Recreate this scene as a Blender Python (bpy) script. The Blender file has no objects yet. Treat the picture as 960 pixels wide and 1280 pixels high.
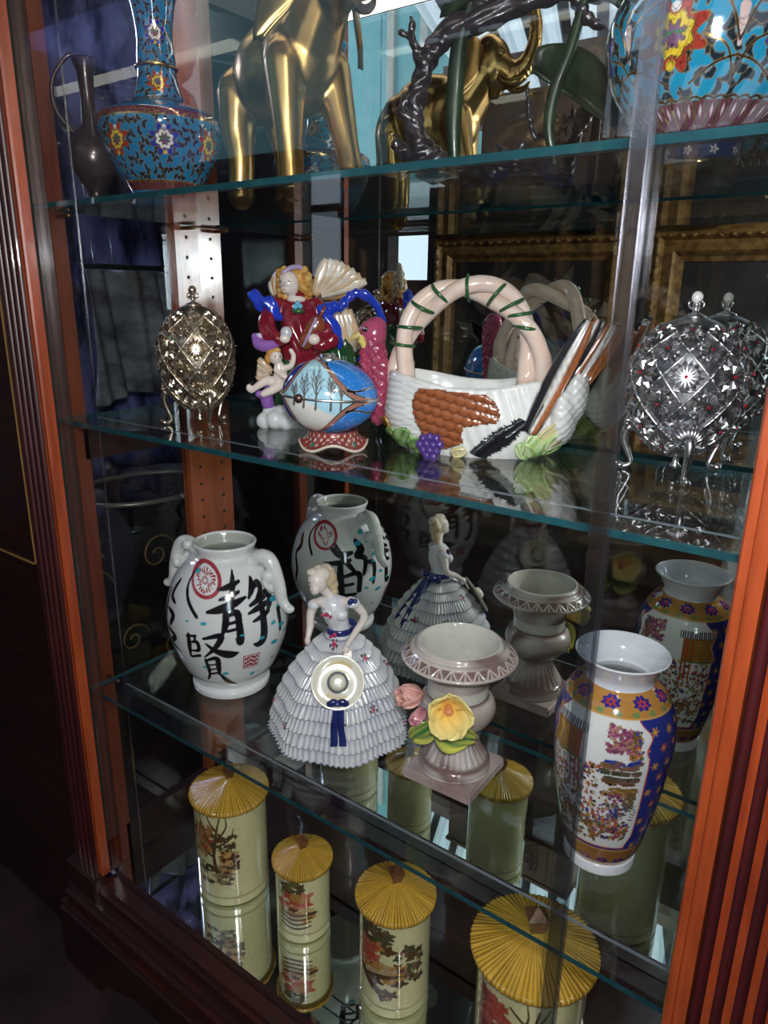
import bpy, bmesh, math, random
import numpy as np
from math import sin, cos, pi, sqrt, atan2, exp, floor, hypot
from mathutils import Vector, Matrix, Euler

# ------------------------------------------------------------ camera, world, lights, exposure
H = 1.34                                  # camera height above the floor; cabinet heights below are given from the camera
F_PX, YAW, PITCH, ROLL, CAM_Y = 897.0, 0.6325, 0.2959, 0.0143, -0.628
sc = bpy.context.scene
COL = sc.collection
fw = Vector((-sin(YAW)*cos(PITCH), cos(YAW)*cos(PITCH), -sin(PITCH)))
r0 = fw.cross(Vector((0, 0, 1))).normalized(); u0 = r0.cross(fw)
rt = r0*cos(ROLL) + u0*sin(ROLL); up = -r0*sin(ROLL) + u0*cos(ROLL)
cam_d = bpy.data.cameras.new('camera'); cam = bpy.data.objects.new('camera', cam_d); COL.objects.link(cam)
cam.matrix_world = Matrix(((rt.x, up.x, -fw.x, 0), (rt.y, up.y, -fw.y, CAM_Y), (rt.z, up.z, -fw.z, H), (0, 0, 0, 1)))
cam_d.sensor_fit = 'VERTICAL'; cam_d.sensor_height = 36; cam_d.lens = F_PX/1280*36
cam_d.clip_start = 0.02; cam_d.clip_end = 60
sc.camera = cam
sc.view_settings.view_transform = 'Standard'; sc.view_settings.look = 'None'
sc.view_settings.gamma = 1; sc.view_settings.exposure = 0.0
sc.cycles.transparent_max_bounces = 40; sc.cycles.max_bounces = 10; sc.cycles.glossy_bounces = 8
sc.cycles.transmission_bounces = 8; sc.cycles.diffuse_bounces = 3
sc.cycles.caustics_reflective = True; sc.cycles.caustics_refractive = False
sc.cycles.sample_clamp_indirect = 10; sc.cycles.use_guiding = True; sc.cycles.guiding_training_samples = 24

world = bpy.data.worlds.new('overcast_daylight'); sc.world = world; world.use_nodes = True
wb = world.node_tree.nodes['Background']; wb.inputs[0].default_value = (0.72, 0.83, 1.0, 1); wb.inputs[1].default_value = 1.7

def area_light(name, loc, target, size, power, color, size_y=None):
    l = bpy.data.lights.new(name, 'AREA'); l.energy = power; l.color = color; l.size = size
    if size_y: l.shape = 'RECTANGLE'; l.size_y = size_y
    o = bpy.data.objects.new(name, l); COL.objects.link(o); o.location = loc
    o.rotation_euler = (Vector(target)-Vector(loc)).to_track_quat('-Z', 'Y').to_euler()
    return o
area_light('camera_flash', (0.02, -0.645, H+0.10), (-0.55, 0.2, H-0.35), 0.07, 12.5, (1.0, 0.95, 0.97))
area_light('window_daylight', (1.75, -2.03, H+0.32), (-1.1, 0.3, H-0.1), 0.34, 15, (0.80, 0.88, 1.0), 0.9)
area_light('backdrop_fill', (-3.3, 0.1, H+0.9), (-2.4, 1.25, H+0.1), 0.5, 22, (0.62, 0.66, 1.0), 0.5)  # fill light added to brighten the blue backdrop on the left
area_light('frame_fill', (.75, -.85, H+.62), (-1.2, -2.05, H+.1), .35, 24, (1.0, .90, .80), .1)  # fill light added out of view to lift the dark gilt frames
area_light('cabinet_lamp', (-0.62, 0.10, H+0.50), (-0.62, 0.16, H-0.3), 0.9, 0.5, (1.0, 0.9, 0.78), 0.05)

# ------------------------------------------------------------ small helpers
def W(x, y, z): return (x, y, z+H)
def tag(o, label=None, cat=None, group=None, kind=None):
    if label: o['label'] = label
    if cat: o['category'] = cat
    if group: o['group'] = group
    if kind: o['kind'] = kind
    return o
def empty(name, loc, rz=0, parent=None):
    o = bpy.data.objects.new(name, None); COL.objects.link(o); o.location = loc; o.rotation_euler = (0, 0, rz)
    o.empty_display_size = 0.03
    if parent: o.parent = parent
    return o
def thing(name, loc, rz, label, cat, group=None):
    return tag(empty(name, loc, rz), label, cat, group)
def mesh_of(name, v, f, mats, smooth=True, cols=None, mi=None):
    me = bpy.data.meshes.new(name)
    me.from_pydata([tuple(p) for p in v] if not isinstance(v, np.ndarray) else v.tolist(), [], f if isinstance(f, list) else f.tolist())
    for m in (mats if isinstance(mats, (list, tuple)) else [mats]): me.materials.append(m)
    if smooth: me.polygons.foreach_set('use_smooth', [True]*len(me.polygons))
    if mi is not None: me.polygons.foreach_set('material_index', mi)
    if cols is not None: set_cols(me, cols)
    me.update(); return me
def set_cols(me, cols):
    a = me.color_attributes.new('Col', 'FLOAT_COLOR', 'POINT')
    c = np.ones((len(me.vertices), 4)); cols = np.asarray(cols); c[:, :cols.shape[1]] = cols
    if cols.shape[1] == 3: c[:, 3] = 0
    a.data.foreach_set('color', c.ravel())
def link(name, me, parent=None, loc=None, rot=None, scale=None):
    o = bpy.data.objects.new(name, me); COL.objects.link(o)
    if parent: o.parent = parent
    if loc is not None: o.location = loc
    if rot is not None: o.rotation_euler = rot
    if scale is not None: o.scale = scale
    return o
def obj(name, v, f, mats, parent=None, smooth=True, cols=None, mi=None, **k):
    return link(name, mesh_of(name, v, f, mats, smooth, cols, mi), parent, **k)
class MB:
    "collects simple pieces into one mesh"
    def __init__(s): s.v = []; s.f = []; s.m = []
    def add(s, v, f, m=0):
        n = len(s.v); s.v += [tuple(p) for p in v]; s.f += [tuple(i+n for i in q) for q in f]; s.m += [m]*len(f); return s
    def box(s, a, b, m=0, bev=0.0):
        x0, y0, z0 = a; x1, y1, z1 = b
        if bev <= 0:
            return s.add([(x0,y0,z0),(x1,y0,z0),(x1,y1,z0),(x0,y1,z0),(x0,y0,z1),(x1,y0,z1),(x1,y1,z1),(x0,y1,z1)],
                  [(3,2,1,0),(4,5,6,7),(0,1,5,4),(1,2,6,5),(2,3,7,6),(3,0,4,7)], m)
        bm = bmesh.new(); bmesh.ops.create_cube(bm, size=1)
        for v in bm.verts: v.co = Vector(((x0+x1)/2+v.co.x*(x1-x0), (y0+y1)/2+v.co.y*(y1-y0), (z0+z1)/2+v.co.z*(z1-z0)))
        bmesh.ops.bevel(bm, geom=bm.edges[:], offset=bev, segments=2, affect='EDGES')
        bm.verts.index_update(); s.add([v.co[:] for v in bm.verts], [[v.index for v in f.verts] for f in bm.faces], m); bm.free(); return s
    def tube(s, pts, rad, n=10, m=0, smooth=0): 
        v, f = tube(pts, rad, n, smooth); return s.add(v, f, m)
    def lathe(s, prof, n=32, m=0, loc=(0,0,0), sub=0):
        v, f, _ = lathe(prof, n, sub); return s.add([(p[0]+loc[0], p[1]+loc[1], p[2]+loc[2]) for p in v], f, m)
    def ell(s, c, r, rot=None, m=0, lv=2):
        v, f = ell(c, r, rot, lv); return s.add(v, f, m)
    def build(s, name, mats, parent=None, smooth=True, cols=None, **k):
        return obj(name, s.v, s.f, mats, parent, smooth, cols, s.m, **k)
def catmull(P, n):
    P = [np.array(p, float) for p in P]
    if len(P) < 3 or n < 2: return P
    Q = [2*P[0]-P[1]] + P + [2*P[-1]-P[-2]]; out = []
    for i in range(1, len(Q)-2):
        for k in range(n):
            t = k/n; a, b, c, d = Q[i-1], Q[i], Q[i+1], Q[i+2]
            out.append(0.5*((2*b)+(c-a)*t+(2*a-5*b+4*c-d)*t*t+(3*b-a-3*c+d)*t**3))
    out.append(P[-1]); return out
def tube(pts, rad, n=10, smooth=0, caps=True):
    if not hasattr(rad, '__len__'): rad = [rad]*len(pts)
    if smooth:
        q = catmull([tuple(p)+(r,) for p, r in zip(pts, rad)], smooth); pts = [a[:3] for a in q]; rad = [max(a[3], 1e-4) for a in q]
    P = [Vector(p) for p in pts]; V = []; F = []
    t = (P[1]-P[0]).normalized(); ref = Vector((0, 0, 1)) if abs(t.z) < .9 else Vector((1, 0, 0))
    nrm = (ref - t*ref.dot(t)).normalized()
    for i, p in enumerate(P):
        t = (P[min(i+1, len(P)-1)]-P[max(i-1, 0)]).normalized()
        nrm = (nrm - t*nrm.dot(t)).normalized(); b = t.cross(nrm)
        for k in range(n):
            a = 2*pi*k/n; V.append(tuple(p+(nrm*cos(a)+b*sin(a))*rad[i]))
    for i in range(len(P)-1):
        for k in range(n):
            F.append((i*n+k, i*n+(k+1) % n, (i+1)*n+(k+1) % n, (i+1)*n+k))
    if caps:
        F.append(tuple(range(n))[::-1]); F.append(tuple((len(P)-1)*n+k for k in range(n)))
    return V, F
def lathe(prof, n=48, sub=0, ds=0):
    "prof: (r, z) list; angle 0 looks along -y, grows towards +x. returns verts, faces, (theta, z, r, row) with row counted in profile steps x sub"
    if sub: prof = [tuple(q) for q in catmull(prof, sub)]
    prof = [(max(r, 0.00001), z) for r, z in prof]; idx = list(range(len(prof)))
    if ds:
        q = []; qi = []
        for i, (a, b) in enumerate(zip(prof, prof[1:])):
            k = max(1, int(hypot(b[0]-a[0], b[1]-a[1])/ds))
            for j in range(k): t = j/k; q.append((a[0]+(b[0]-a[0])*t, a[1]+(b[1]-a[1])*t)); qi.append(i+t)
        prof = q+[prof[-1]]; idx = qi+[len(idx)-1]
        keep = [0]
        for i in range(1, len(prof)):
            if hypot(prof[i][0]-prof[keep[-1]][0], prof[i][1]-prof[keep[-1]][1]) > ds*.45 or i == len(prof)-1: keep.append(i)
        prof = [prof[i] for i in keep]; idx = [idx[i] for i in keep]
    prof = np.array(prof); m = len(prof)
    th = np.linspace(-pi, pi, n, endpoint=False)
    R, T = np.meshgrid(prof[:, 0], th, indexing='ij'); Z = np.repeat(prof[:, 1][:, None], n, 1)
    V = np.stack([R*np.sin(T), -R*np.cos(T), Z], -1).reshape(-1, 3)
    i = np.arange(m-1)[:, None]*n; k = np.arange(n)[None, :]; k2 = (k+1) % n
    F = np.stack([i+k, i+k2, i+n+k2, i+n+k], -1).reshape(-1, 4)
    row = np.repeat(np.array(idx, float)[:, None], n, 1).ravel()
    return V, F, (T.ravel(), Z.ravel(), R.ravel(), row)
_ico = {}
def ico(lv):
    if lv not in _ico:
        bm = bmesh.new(); bmesh.ops.create_icosphere(bm, subdivisions=lv, radius=1); bm.verts.index_update()
        _ico[lv] = (np.array([v.co[:] for v in bm.verts]), [[v.index for v in f.verts] for f in bm.faces]); bm.free()
    return _ico[lv]
def ell(c, r, rot=None, lv=2):
    v, f = ico(lv); v = v*np.array(r if hasattr(r, '__len__') else (r, r, r))
    if rot: v = v @ np.array(Euler(rot).to_matrix()).T
    return v+np.array(c), f
# blobs: primitives melted into one continuous skin, each carrying its own glaze colour
def El(c, r, col=(1,1,1), rot=None): return ('e', c, r if hasattr(r, '__len__') else (r, r, r), rot, col)
def Tb(pts, rad, col=(1,1,1), sm=5): return ('t', pts, rad if hasattr(rad, '__len__') else [rad]*len(pts), sm, col)
def blob(name, prims, mat, parent=None, voxel=0.002, smooth=4, paint=None, disp=None, **k):
    mb = MB(); samples = []
    for p in prims:
        if p[0] == 'e':
            v, f = ell(p[1], p[2], p[3], 3); mb.add(v, f)
            samples.append(('e', p))
        else:
            q = catmull([tuple(a)+(r,) for a, r in zip(p[1], p[2])], p[3]) if len(p[1]) > 2 else [np.array(tuple(a)+(r,)) for a, r in zip(p[1], p[2])]
            pts = [a[:3] for a in q]; rr = [max(a[3], 0.0006) for a in q]
            v, f = tube(pts, rr, 12); mb.add(v, f)
            v, f = ell(pts[0], rr[0]*.98); mb.add(v, f); v, f = ell(pts[-1], rr[-1]*.98); mb.add(v, f)
            samples.append(('t', p, pts, rr))
    me = mesh_of('tmp', mb.v, mb.f, [mat]); o = bpy.data.objects.new('tmp', me); COL.objects.link(o)
    m = o.modifiers.new('r', 'REMESH'); m.mode = 'VOXEL'; m.voxel_size = voxel; m.use_smooth_shade = True
    if smooth:
        m = o.modifiers.new('s', 'SMOOTH'); m.iterations = smooth; m.factor = 0.5
    dg = bpy.context.evaluated_depsgraph_get(); dg.update()
    out = bpy.data.meshes.new_from_object(o.evaluated_get(dg)); bpy.data.objects.remove(o); bpy.data.meshes.remove(me)
    out.name = name
    if not len(out.materials): out.materials.append(mat)
    n = len(out.vertices); co = np.zeros(n*3); out.vertices.foreach_get('co', co); co = co.reshape(-1, 3)
    best = np.full(n, 1e9); cols = np.zeros((n, 3))
    for s in samples:
        if s[0] == 'e':
            p = s[1]; q = co-np.array(p[1])
            if p[3]: q = q @ np.array(Euler(p[3]).to_matrix())
            r = np.array(p[2]); d = (np.linalg.norm(q/r, axis=1)-1)*r.min()
        else:
            d = np.full(n, 1e9); pts, rr = s[2], s[3]
            for i in range(len(pts)-1):
                a, b = np.array(pts[i]), np.array(pts[i+1]); ab = b-a
                t = np.clip((co-a) @ ab/max(ab @ ab, 1e-12), 0, 1)
                d = np.minimum(d, np.linalg.norm(co-a-t[:, None]*ab, axis=1)-(rr[i]+(rr[i+1]-rr[i])*t))
        w = d < best; best[w] = d[w]; cols[w] = s[1][4]
    if disp is not None:
        nr = np.zeros(n*3); out.vertices.foreach_get('normal', nr); co = co+nr.reshape(-1, 3)*disp(co)[:, None]
        out.vertices.foreach_set('co', co.ravel())
    if paint is not None: cols = paint(co, cols)
    set_cols(out, cols)
    out.polygons.foreach_set('use_smooth', [True]*len(out.polygons)); out.update()
    return link(name, out, parent, **k)
def stem_dist(X, Y, pts, widths=None):
    "signed distance from 2-D points to a brush stroke of varying width (negative inside)"
    d = np.full(X.shape, 1e9)
    if widths is None: widths = [0]*len(pts)
    for (a, wa), (b, wb) in zip(zip(pts, widths), zip(pts[1:], widths[1:])):
        ax, ay = a; bx, by = b; L = (bx-ax)**2+(by-ay)**2+1e-12
        t = np.clip(((X-ax)*(bx-ax)+(Y-ay)*(by-ay))/L, 0, 1)
        d = np.minimum(d, np.hypot(X-ax-t*(bx-ax), Y-ay-t*(by-ay))-(wa+(wb-wa)*t))
    return d
def curve2(pts, n=6): return [tuple(p) for p in catmull(pts, n)]

# ------------------------------------------------------------ materials
MATS = {}
def nodes_of(name):
    m = bpy.data.materials.new(name); m.use_nodes = True; nt = m.node_tree
    return m, nt, nt.nodes['Principled BSDF'], nt.nodes['Material Output']
def noise_mix(nt, c1, c2, scale, detail=4, stretch=(1,1,1), lo=.35, hi=.65, rough=.6):
    tc = nt.nodes.new('ShaderNodeTexCoord'); mp = nt.nodes.new('ShaderNodeMapping'); mp.inputs['Scale'].default_value = stretch
    nz = nt.nodes.new('ShaderNodeTexNoise'); nz.inputs['Scale'].default_value = scale; nz.inputs['Detail'].default_value = detail; nz.inputs['Roughness'].default_value = rough
    cr = nt.nodes.new('ShaderNodeValToRGB'); cr.color_ramp.elements[0].position = lo; cr.color_ramp.elements[1].position = hi
    cr.color_ramp.elements[0].color = (*c1, 1); cr.color_ramp.elements[1].color = (*c2, 1)
    nt.links.new(tc.outputs['Object'], mp.inputs[0]); nt.links.new(mp.outputs[0], nz.inputs['Vector']); nt.links.new(nz.outputs[0], cr.inputs[0])
    return cr.outputs[0], nz.outputs[0]
def mat(name, col, rough=.4, metal=0, col2=None, scale=20, stretch=(1,1,1), bump=0, coat=0, spec=.5, lo=.35, hi=.65, dist=.002):
    if name in MATS: return MATS[name]
    m, nt, b, out = nodes_of(name)
    b.inputs['Roughness'].default_value = rough; b.inputs['Metallic'].default_value = metal
    b.inputs['Coat Weight'].default_value = coat; b.inputs['Coat Roughness'].default_value = .06; b.inputs['Specular IOR Level'].default_value = spec
    c, fac = noise_mix(nt, col, col2 or tuple(x*.8 for x in col), scale, stretch=stretch, lo=lo, hi=hi)
    nt.links.new(c, b.inputs['Base Color'])
    if bump:
        bp = nt.nodes.new('ShaderNodeBump'); bp.inputs['Strength'].default_value = bump; bp.inputs['Distance'].default_value = dist
        nt.links.new(fac, bp.inputs['Height']); nt.links.new(bp.outputs[0], b.inputs['Normal'])
    MATS[name] = m; return m
def glaze(name, rough=.14, coat=.6, bump=0, scale=60, metal_from_alpha=False, tintnoise=.12):
    "painted ceramic: the colour layer is the paint on the piece, varied by a fine procedural mottle"
    m, nt, b, out = nodes_of(name)
    at = nt.nodes.new('ShaderNodeAttribute'); at.attribute_name = 'Col'
    c, fac = noise_mix(nt, (1-tintnoise,)*3, (1, 1, 1), scale, lo=.3, hi=.6)
    mx = nt.nodes.new('ShaderNodeMix'); mx.data_type = 'RGBA'; mx.blend_type = 'MULTIPLY'; mx.inputs[0].default_value = 1
    nt.links.new(at.outputs['Color'], mx.inputs[6]); nt.links.new(c, mx.inputs[7]); nt.links.new(mx.outputs[2], b.inputs['Base Color'])
    b.inputs['Roughness'].default_value = rough; b.inputs['Coat Weight'].default_value = coat; b.inputs['Coat Roughness'].default_value = .04
    if metal_from_alpha: nt.links.new(at.outputs['Alpha'], b.inputs['Metallic'])
    if bump:
        bp = nt.nodes.new('ShaderNodeBump'); bp.inputs['Strength'].default_value = bump; bp.inputs['Distance'].default_value = .001
        nt.links.new(fac, bp.inputs['Height']); nt.links.new(bp.outputs[0], b.inputs['Normal'])
    return m
def glass(name, tint=(.96, .985, .98), rough=0.0, base=.04):
    m, nt, b, out = nodes_of(name); nt.nodes.remove(b)
    tr = nt.nodes.new('ShaderNodeBsdfTransparent'); tr.inputs[0].default_value = (*tint, 1)
    gl = nt.nodes.new('ShaderNodeBsdfGlossy'); gl.inputs['Roughness'].default_value = rough; gl.inputs[0].default_value = (1, 1, 1, 1)
    lw = nt.nodes.new('ShaderNodeLayerWeight'); lw.inputs[0].default_value = .5
    pw = nt.nodes.new('ShaderNodeMath'); pw.operation = 'POWER'; pw.inputs[1].default_value = 5
    ma = nt.nodes.new('ShaderNodeMath'); ma.operation = 'MULTIPLY_ADD'; ma.inputs[1].default_value = 1-base; ma.inputs[2].default_value = base
    mx = nt.nodes.new('ShaderNodeMixShader')
    nt.links.new(lw.outputs['Facing'], pw.inputs[0]); nt.links.new(pw.outputs[0], ma.inputs[0]); nt.links.new(ma.outputs[0], mx.inputs[0])
    nt.links.new(tr.outputs[0], mx.inputs[1]); nt.links.new(gl.outputs[0], mx.inputs[2]); nt.links.new(mx.outputs[0], out.inputs[0])
    return m
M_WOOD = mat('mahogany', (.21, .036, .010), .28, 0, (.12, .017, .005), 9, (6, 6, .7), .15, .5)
M_WOODX = mat('mahogany_rail', (.030, .007, .005), .3, 0, (.014, .004, .003), 9, (.7, 6, 6), .15, .45)  # mahogany copy with the flash falloff at the base darkened into its colour
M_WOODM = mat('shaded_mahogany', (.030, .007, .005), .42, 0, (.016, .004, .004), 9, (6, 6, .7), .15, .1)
M_AMBER = mat('lit_mahogany_edge', (.24, .045, .012), .3, 0, (.15, .026, .007), 9, (6, 6, .7), .12, .3)  # post edge strip: its highlight is put into the brighter orange
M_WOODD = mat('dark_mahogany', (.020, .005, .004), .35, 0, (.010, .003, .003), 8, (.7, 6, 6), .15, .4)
M_POST = mat('drilled_maple_stained', (.30, .075, .025), .22, 0, (.22, .05, .015), 12, (6, 6, .8), .08, 1.0)
M_GLASS = glass('clear_glass'); M_SHELF = glass('shelf_glass', (.93, .97, .96))
M_PANE = glass('front_glass', (.95, .97, .97))
M_EDGE = mat('green_glass_edge', (.010, .060, .070), .15, 0, (.007, .04, .052), 40, coat=.6)
M_ACRYL = glass('clear_acrylic', (.80, .82, .86), .18, .20)
m, nt, b, out = nodes_of('mirror_silver'); b.inputs['Base Color'].default_value = (.80, .84, .80, 1); b.inputs['Metallic'].default_value = 1; b.inputs['Roughness'].default_value = 0.0; M_MIRROR = m
M_CERAMIC = glaze('glazed_ceramic'); M_PAINTED = glaze('painted_porcelain', .1, .8, 0, 90, True, .06)
M_GOLD = mat('gilt_metal', (.75, .50, .16), .22, 1, (.6, .38, .12), 60)
M_SILVER = mat('silver_metal', (.86, .85, .86), .27, 1, (.62, .61, .63), 80, bump=.2)
M_SILVERW = mat('warm_silver_metal', (.66, .56, .44), .26, 1, (.5, .42, .33), 80, bump=.2)
M_RED = mat('red_gem', (.35, .01, .03), .08, 0, coat=1)
M_PEARL = mat('pearl', (.85, .80, .76), .12, 0, (.78, .74, .72), 30, coat=1)
M_BRASS = mat('aged_brass', (.40, .27, .11), .33, 1, (.30, .18, .06), 14, bump=.12)
M_BLACK = mat('black_bronze', (.016, .014, .018), .3, .3, (.035, .03, .035), 35, bump=.7, coat=.3, dist=.004)
M_GREENP = mat('verdigris_leaf', (.022, .045, .020), .4, .1, (.007, .016, .011), 25, (1, 1, 1), .5, .2)
M_GREEN = mat('green_ceramic', (.02, .09, .025), .2, coat=.6)
M_NAVY = mat('navy_glaze', (.008, .015, .09), .15, 0, (.015, .03, .15), 40, coat=.8)
M_DARK = mat('matt_black', (.006, .006, .006), .8)

# ------------------------------------------------------------ the room (what the mirror back and the glass show of it)
def plane_box(name, a, b, m, kind='structure'):
    return tag(MB().box(a, b).build(name, [m], smooth=False), kind=kind)
M_FLOOR = mat('worn_dark_carpet', (.024, .013, .014), .95, 0, (.010, .007, .008), 7, bump=.5, spec=.1)
M_PLASTER = mat('grey_plaster', (.10, .095, .10), .9, 0, (.06, .055, .06), 3, bump=.2)
M_TEAL = mat('teal_painted_wall', (.20, .46, .47), .7, 0, (.28, .52, .52), 6, bump=.3)
M_OFFW = mat('offwhite_paint', (.62, .58, .52), .5)
plane_box('floor', (-4.2, -5.2, -0.05), (2.6, 2.2, 0.0), M_FLOOR)
plane_box('wall_back', (-4.2, 2.1, 0), (2.6, 2.2, 2.7), M_PLASTER)
plane_box('wall_left', (-4.2, -2.6, 0), (-4.1, 2.1, 2.55), M_PLASTER)
# right wall with its window opening
wr = MB(); wr.box((2.5, -5.2, 0), (2.6, 2.1, 2.7))
tag(wr.build('wall_right', [M_PLASTER], smooth=False), kind='structure')
wf = MB(); q0, q1, r0_, r1_ = 1.50, 2.00, H-.17, H+.80
for a, b_ in (((q0, -2.05, r0_), (q1, -2.00, r0_+.04)), ((q0, -2.05, r1_-.04), (q1, -2.00, r1_)), ((q0, -2.05, r0_), (q0+.04, -2.00, r1_)), ((q1-.04, -2.05, r0_), (q1, -2.00, r1_))): wf.box(a, b_)
tag(wf.build('window_1', [M_OFFW], smooth=False), kind='structure')
# wall behind the photographer: low stretch, open above towards daylight
wo = MB(); XO = -2.20
wo.box((XO, -2.15, 0), (1.50, -2.05, H+.52)); wo.box((1.50, -2.15, 0), (2.00, -2.05, H-.17)); wo.box((2.00, -2.15, 0), (2.5, -2.05, H+.8)); wo.box((1.50, -2.15, H+.8), (2.00, -2.05, H+.9)); wo.box((-4.1, -2.15, 0), (-2.46, -2.05, H+.62)); wo.box((-2.46, -2.15, 0), (XO, -2.05, H+.07))
tag(wo.build('wall_front', [mat('brown_board_wall', (.055, .038, .030), .7, 0, (.03, .022, .018), 5, (1, 1, .3), .2)], smooth=False), kind='structure')
tw = MB().box((-5.6, -4.3, H+.92), (-2.9, -4.2, H+4.6))
tag(tw.build('wall_far', [M_TEAL], smooth=False), kind='structure')
M_TREES = mat('blue_hazy_trees', (.05, .05, .14), .9, 0, (.22, .24, .55), 2.2, (1, 1, 1), .6, lo=.40, hi=.62)
hd = MB(); rgh = random.Random(4)
for k in range(60): hd.ell((rgh.uniform(-9.8, -6.4), rgh.uniform(-4.6, -3.6), rgh.uniform(.3, 4.6)), (rgh.uniform(.35, .7),)*3, lv=2)
tag(hd.build('hedge', [M_TREES]), 'blue hazy trees outside, glimpsed as a reflection in the front glass at the upper left', 'trees', None, 'stuff')
tr = MB()
for x in (-4.05, -3.72): tr.box((x, -4.2, H+.92), (x+.07, -4.16, H+3.2))
tag(tr.build('trim_1', [M_OFFW], smooth=False), kind='structure')
# corrugated translucent roof over the far half, boards over the near half
m, nt, b, out = nodes_of('translucent_roof_sheet'); nt.nodes.remove(b)
tl = nt.nodes.new('ShaderNodeBsdfTranslucent'); tl.inputs[0].default_value = (.95, .94, .95, 1); df = nt.nodes.new('ShaderNodeBsdfDiffuse'); df.inputs[0].default_value = (.6, .58, .58, 1)
mx = nt.nodes.new('ShaderNodeMixShader'); mx.inputs[0].default_value = .2
nt.links.new(tl.outputs[0], mx.inputs[1]); nt.links.new(df.outputs[0], mx.inputs[2]); nt.links.new(mx.outputs[0], out.inputs[0]); M_ROOF = m
V = []; F = []; nx = 420
for j, y in enumerate((-1.5, -5.4)):
    for i in range(nx):
        k = i % 12; V.append((-1.98+i*.0145+.37*(y+1.5), y, .022 if k in (2, 3, 4, 5) else (-.022 if k in (8, 9, 10, 11) else 0)))
for i in range(nx-1): F.append((i, i+1, nx+i+1, nx+i))
M_ROOFD = mat('dark_roof_valley', (.20, .19, .20), .8)  # relief shading of the corrugation painted in as darker valley faces
roof = obj('ceiling', V, F, [M_ROOF, M_ROOFD], None, False, None, [1 if (i % 12) in (7, 8, 9, 10) else 0 for i in range(nx-1)], loc=(0, 0, H+1.18)); tag(roof, kind='structure')
plane_box('ceiling_boards', (-4.2, -1.5, H+1.13), (2.6, 2.2, H+1.17), mat('dark_ceiling_boards', (.09, .07, .06), .8, 0, (.05, .04, .035), 5, (1, 8, 1), .2))
for i, y in enumerate((-2.3, -3.3)):
    plane_box('trim_%d' % (2+i), (-1.98+.37*(y+1.5), y-.04, H+1.04), (2.6, y+.04, H+1.125), mat('roof_batten', (.26, .20, .17), .8))
# ------------------------------------------------------------ the cabinet
ZS1, ZS2, ZS3, ZF = .122, -.204, -.7045, -1.155        # top faces of the three glass shelves and of the mirror floor
XL, XR, YD = -1.16, -.024, .34
cab = thing('curio_cabinet', W(-.592, 0, -H), 0, 'tall red mahogany curio cabinet with glass front, glass shelves and mirrored back', 'cabinet')
def cpart(name, mb, mats, smooth=False, label=None, parent=None):
    o = mb.build(name, mats, parent or cab, smooth); o.location = (.592, 0, 0) if (parent is None) else (0, 0, 0)
    if label: o['label'] = label
    return o
def reeded(x0, x1, z0, z1, flip=1, edge=.020, n=5, rib=.42):
    "post: flat inner stile, then a row of reeds with deep grooves; section swept up z"
    sec = []; yb = -.045; w = x1-x0
    xa, xb = (x0, x1) if flip > 0 else (x1, x0); s = 1 if flip > 0 else -1
    sec.append((xa, -.022)); sec.append((xa, -.036)); sec.append((xa+s*.002, -.039)); sec.append((xa+s*.0088, -.039)); sec.append((xa+s*.0094, -.036)); sec.append((xa+s*.0104, -.036)); sec.append((xa+s*.011, -.039))
    sec.append((xa+s*(edge-.001), -.039)); sec.append((xa+s*edge, -.030))
    pw = (w-edge-.006)/n; mi_ = [2]*(len(sec)-1)
    for i in range(n):
        c0 = xa+s*(edge+.002+pw*i); fl = pw*(1-rib)
        for k in range(9):
            a = pi*k/8; sec.append((c0+s*(fl/2-cos(a)*fl/2), -.040+sin(a)*fl*.62)); mi_.append(1)
        sec.append((c0+s*pw, -.040)); mi_.append(0)
    sec.append((xb-s*.004, -.041)); sec.append((xb, -.038)); sec.append((xb, -.002 if flip > 0 else -.021)); sec.append((xa, -.002 if flip > 0 else -.021))
    V = [(x, y, z0+H) for x, y in sec]+[(x, y, z1+H) for x, y in sec]; n_ = len(sec)
    F = [(i, (i+1) % n_, n_+(i+1) % n_, n_+i) for i in range(n_)] if flip > 0 else [(i, n_+i, n_+(i+1) % n_, (i+1) % n_) for i in range(n_)]
    mi_ += [0]*(n_-len(mi_)); mb = MB().add(V, F); mb.m = mi_
    mb.add(V, [tuple(range(n_))[::-1], tuple(range(n_, 2*n_))]); return mb
TOP = .56
M_FLUTE = mat('dark_cherry_flute', (.042, .005, .006), .4, 0, (.022, .004, .005), 9, (6, 6, .7), .1, .05)  # darker red for the grooves than for the ribs
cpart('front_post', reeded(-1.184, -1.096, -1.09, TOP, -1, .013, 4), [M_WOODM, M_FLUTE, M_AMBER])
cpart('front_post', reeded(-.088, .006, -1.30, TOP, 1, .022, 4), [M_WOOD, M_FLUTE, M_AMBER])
# rear corner posts with drilled shelf-pin holes
for sx, x0, x1 in ((1, -1.184, XL), (-1, XR, .006)):
    mb = MB().box((x0, .285, H+ZF), (x1, YD, H+TOP))
    po = cpart('rear_post', mb, [M_POST])
    for k in range(22):
        z = -1.02+k*.032+ (k > 8)*.02
        h = MB(); xx = x1 if sx > 0 else x0
        zz = -.12+ (k-4)*.036 if k < 12 else -.60+(k-12)*.036
        h.tube([(xx-.0005*sx, .311, H+zz), (xx+.0009*sx, .311, H+zz)], .0032, 10)
        hh = h.build('pin_hole', [M_DARK], po, False)
cpart('gap_strip', MB().box((-1.184, -.0205, H-1.084), (-1.165, .0448, H+TOP)), [M_DARK]); cpart('gap_strip', MB().box((-.019, .0, H+ZF), (.006, .0348, H+TOP)), [M_DARK])  # matt black panels added to give the gap behind the posts its shade
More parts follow.
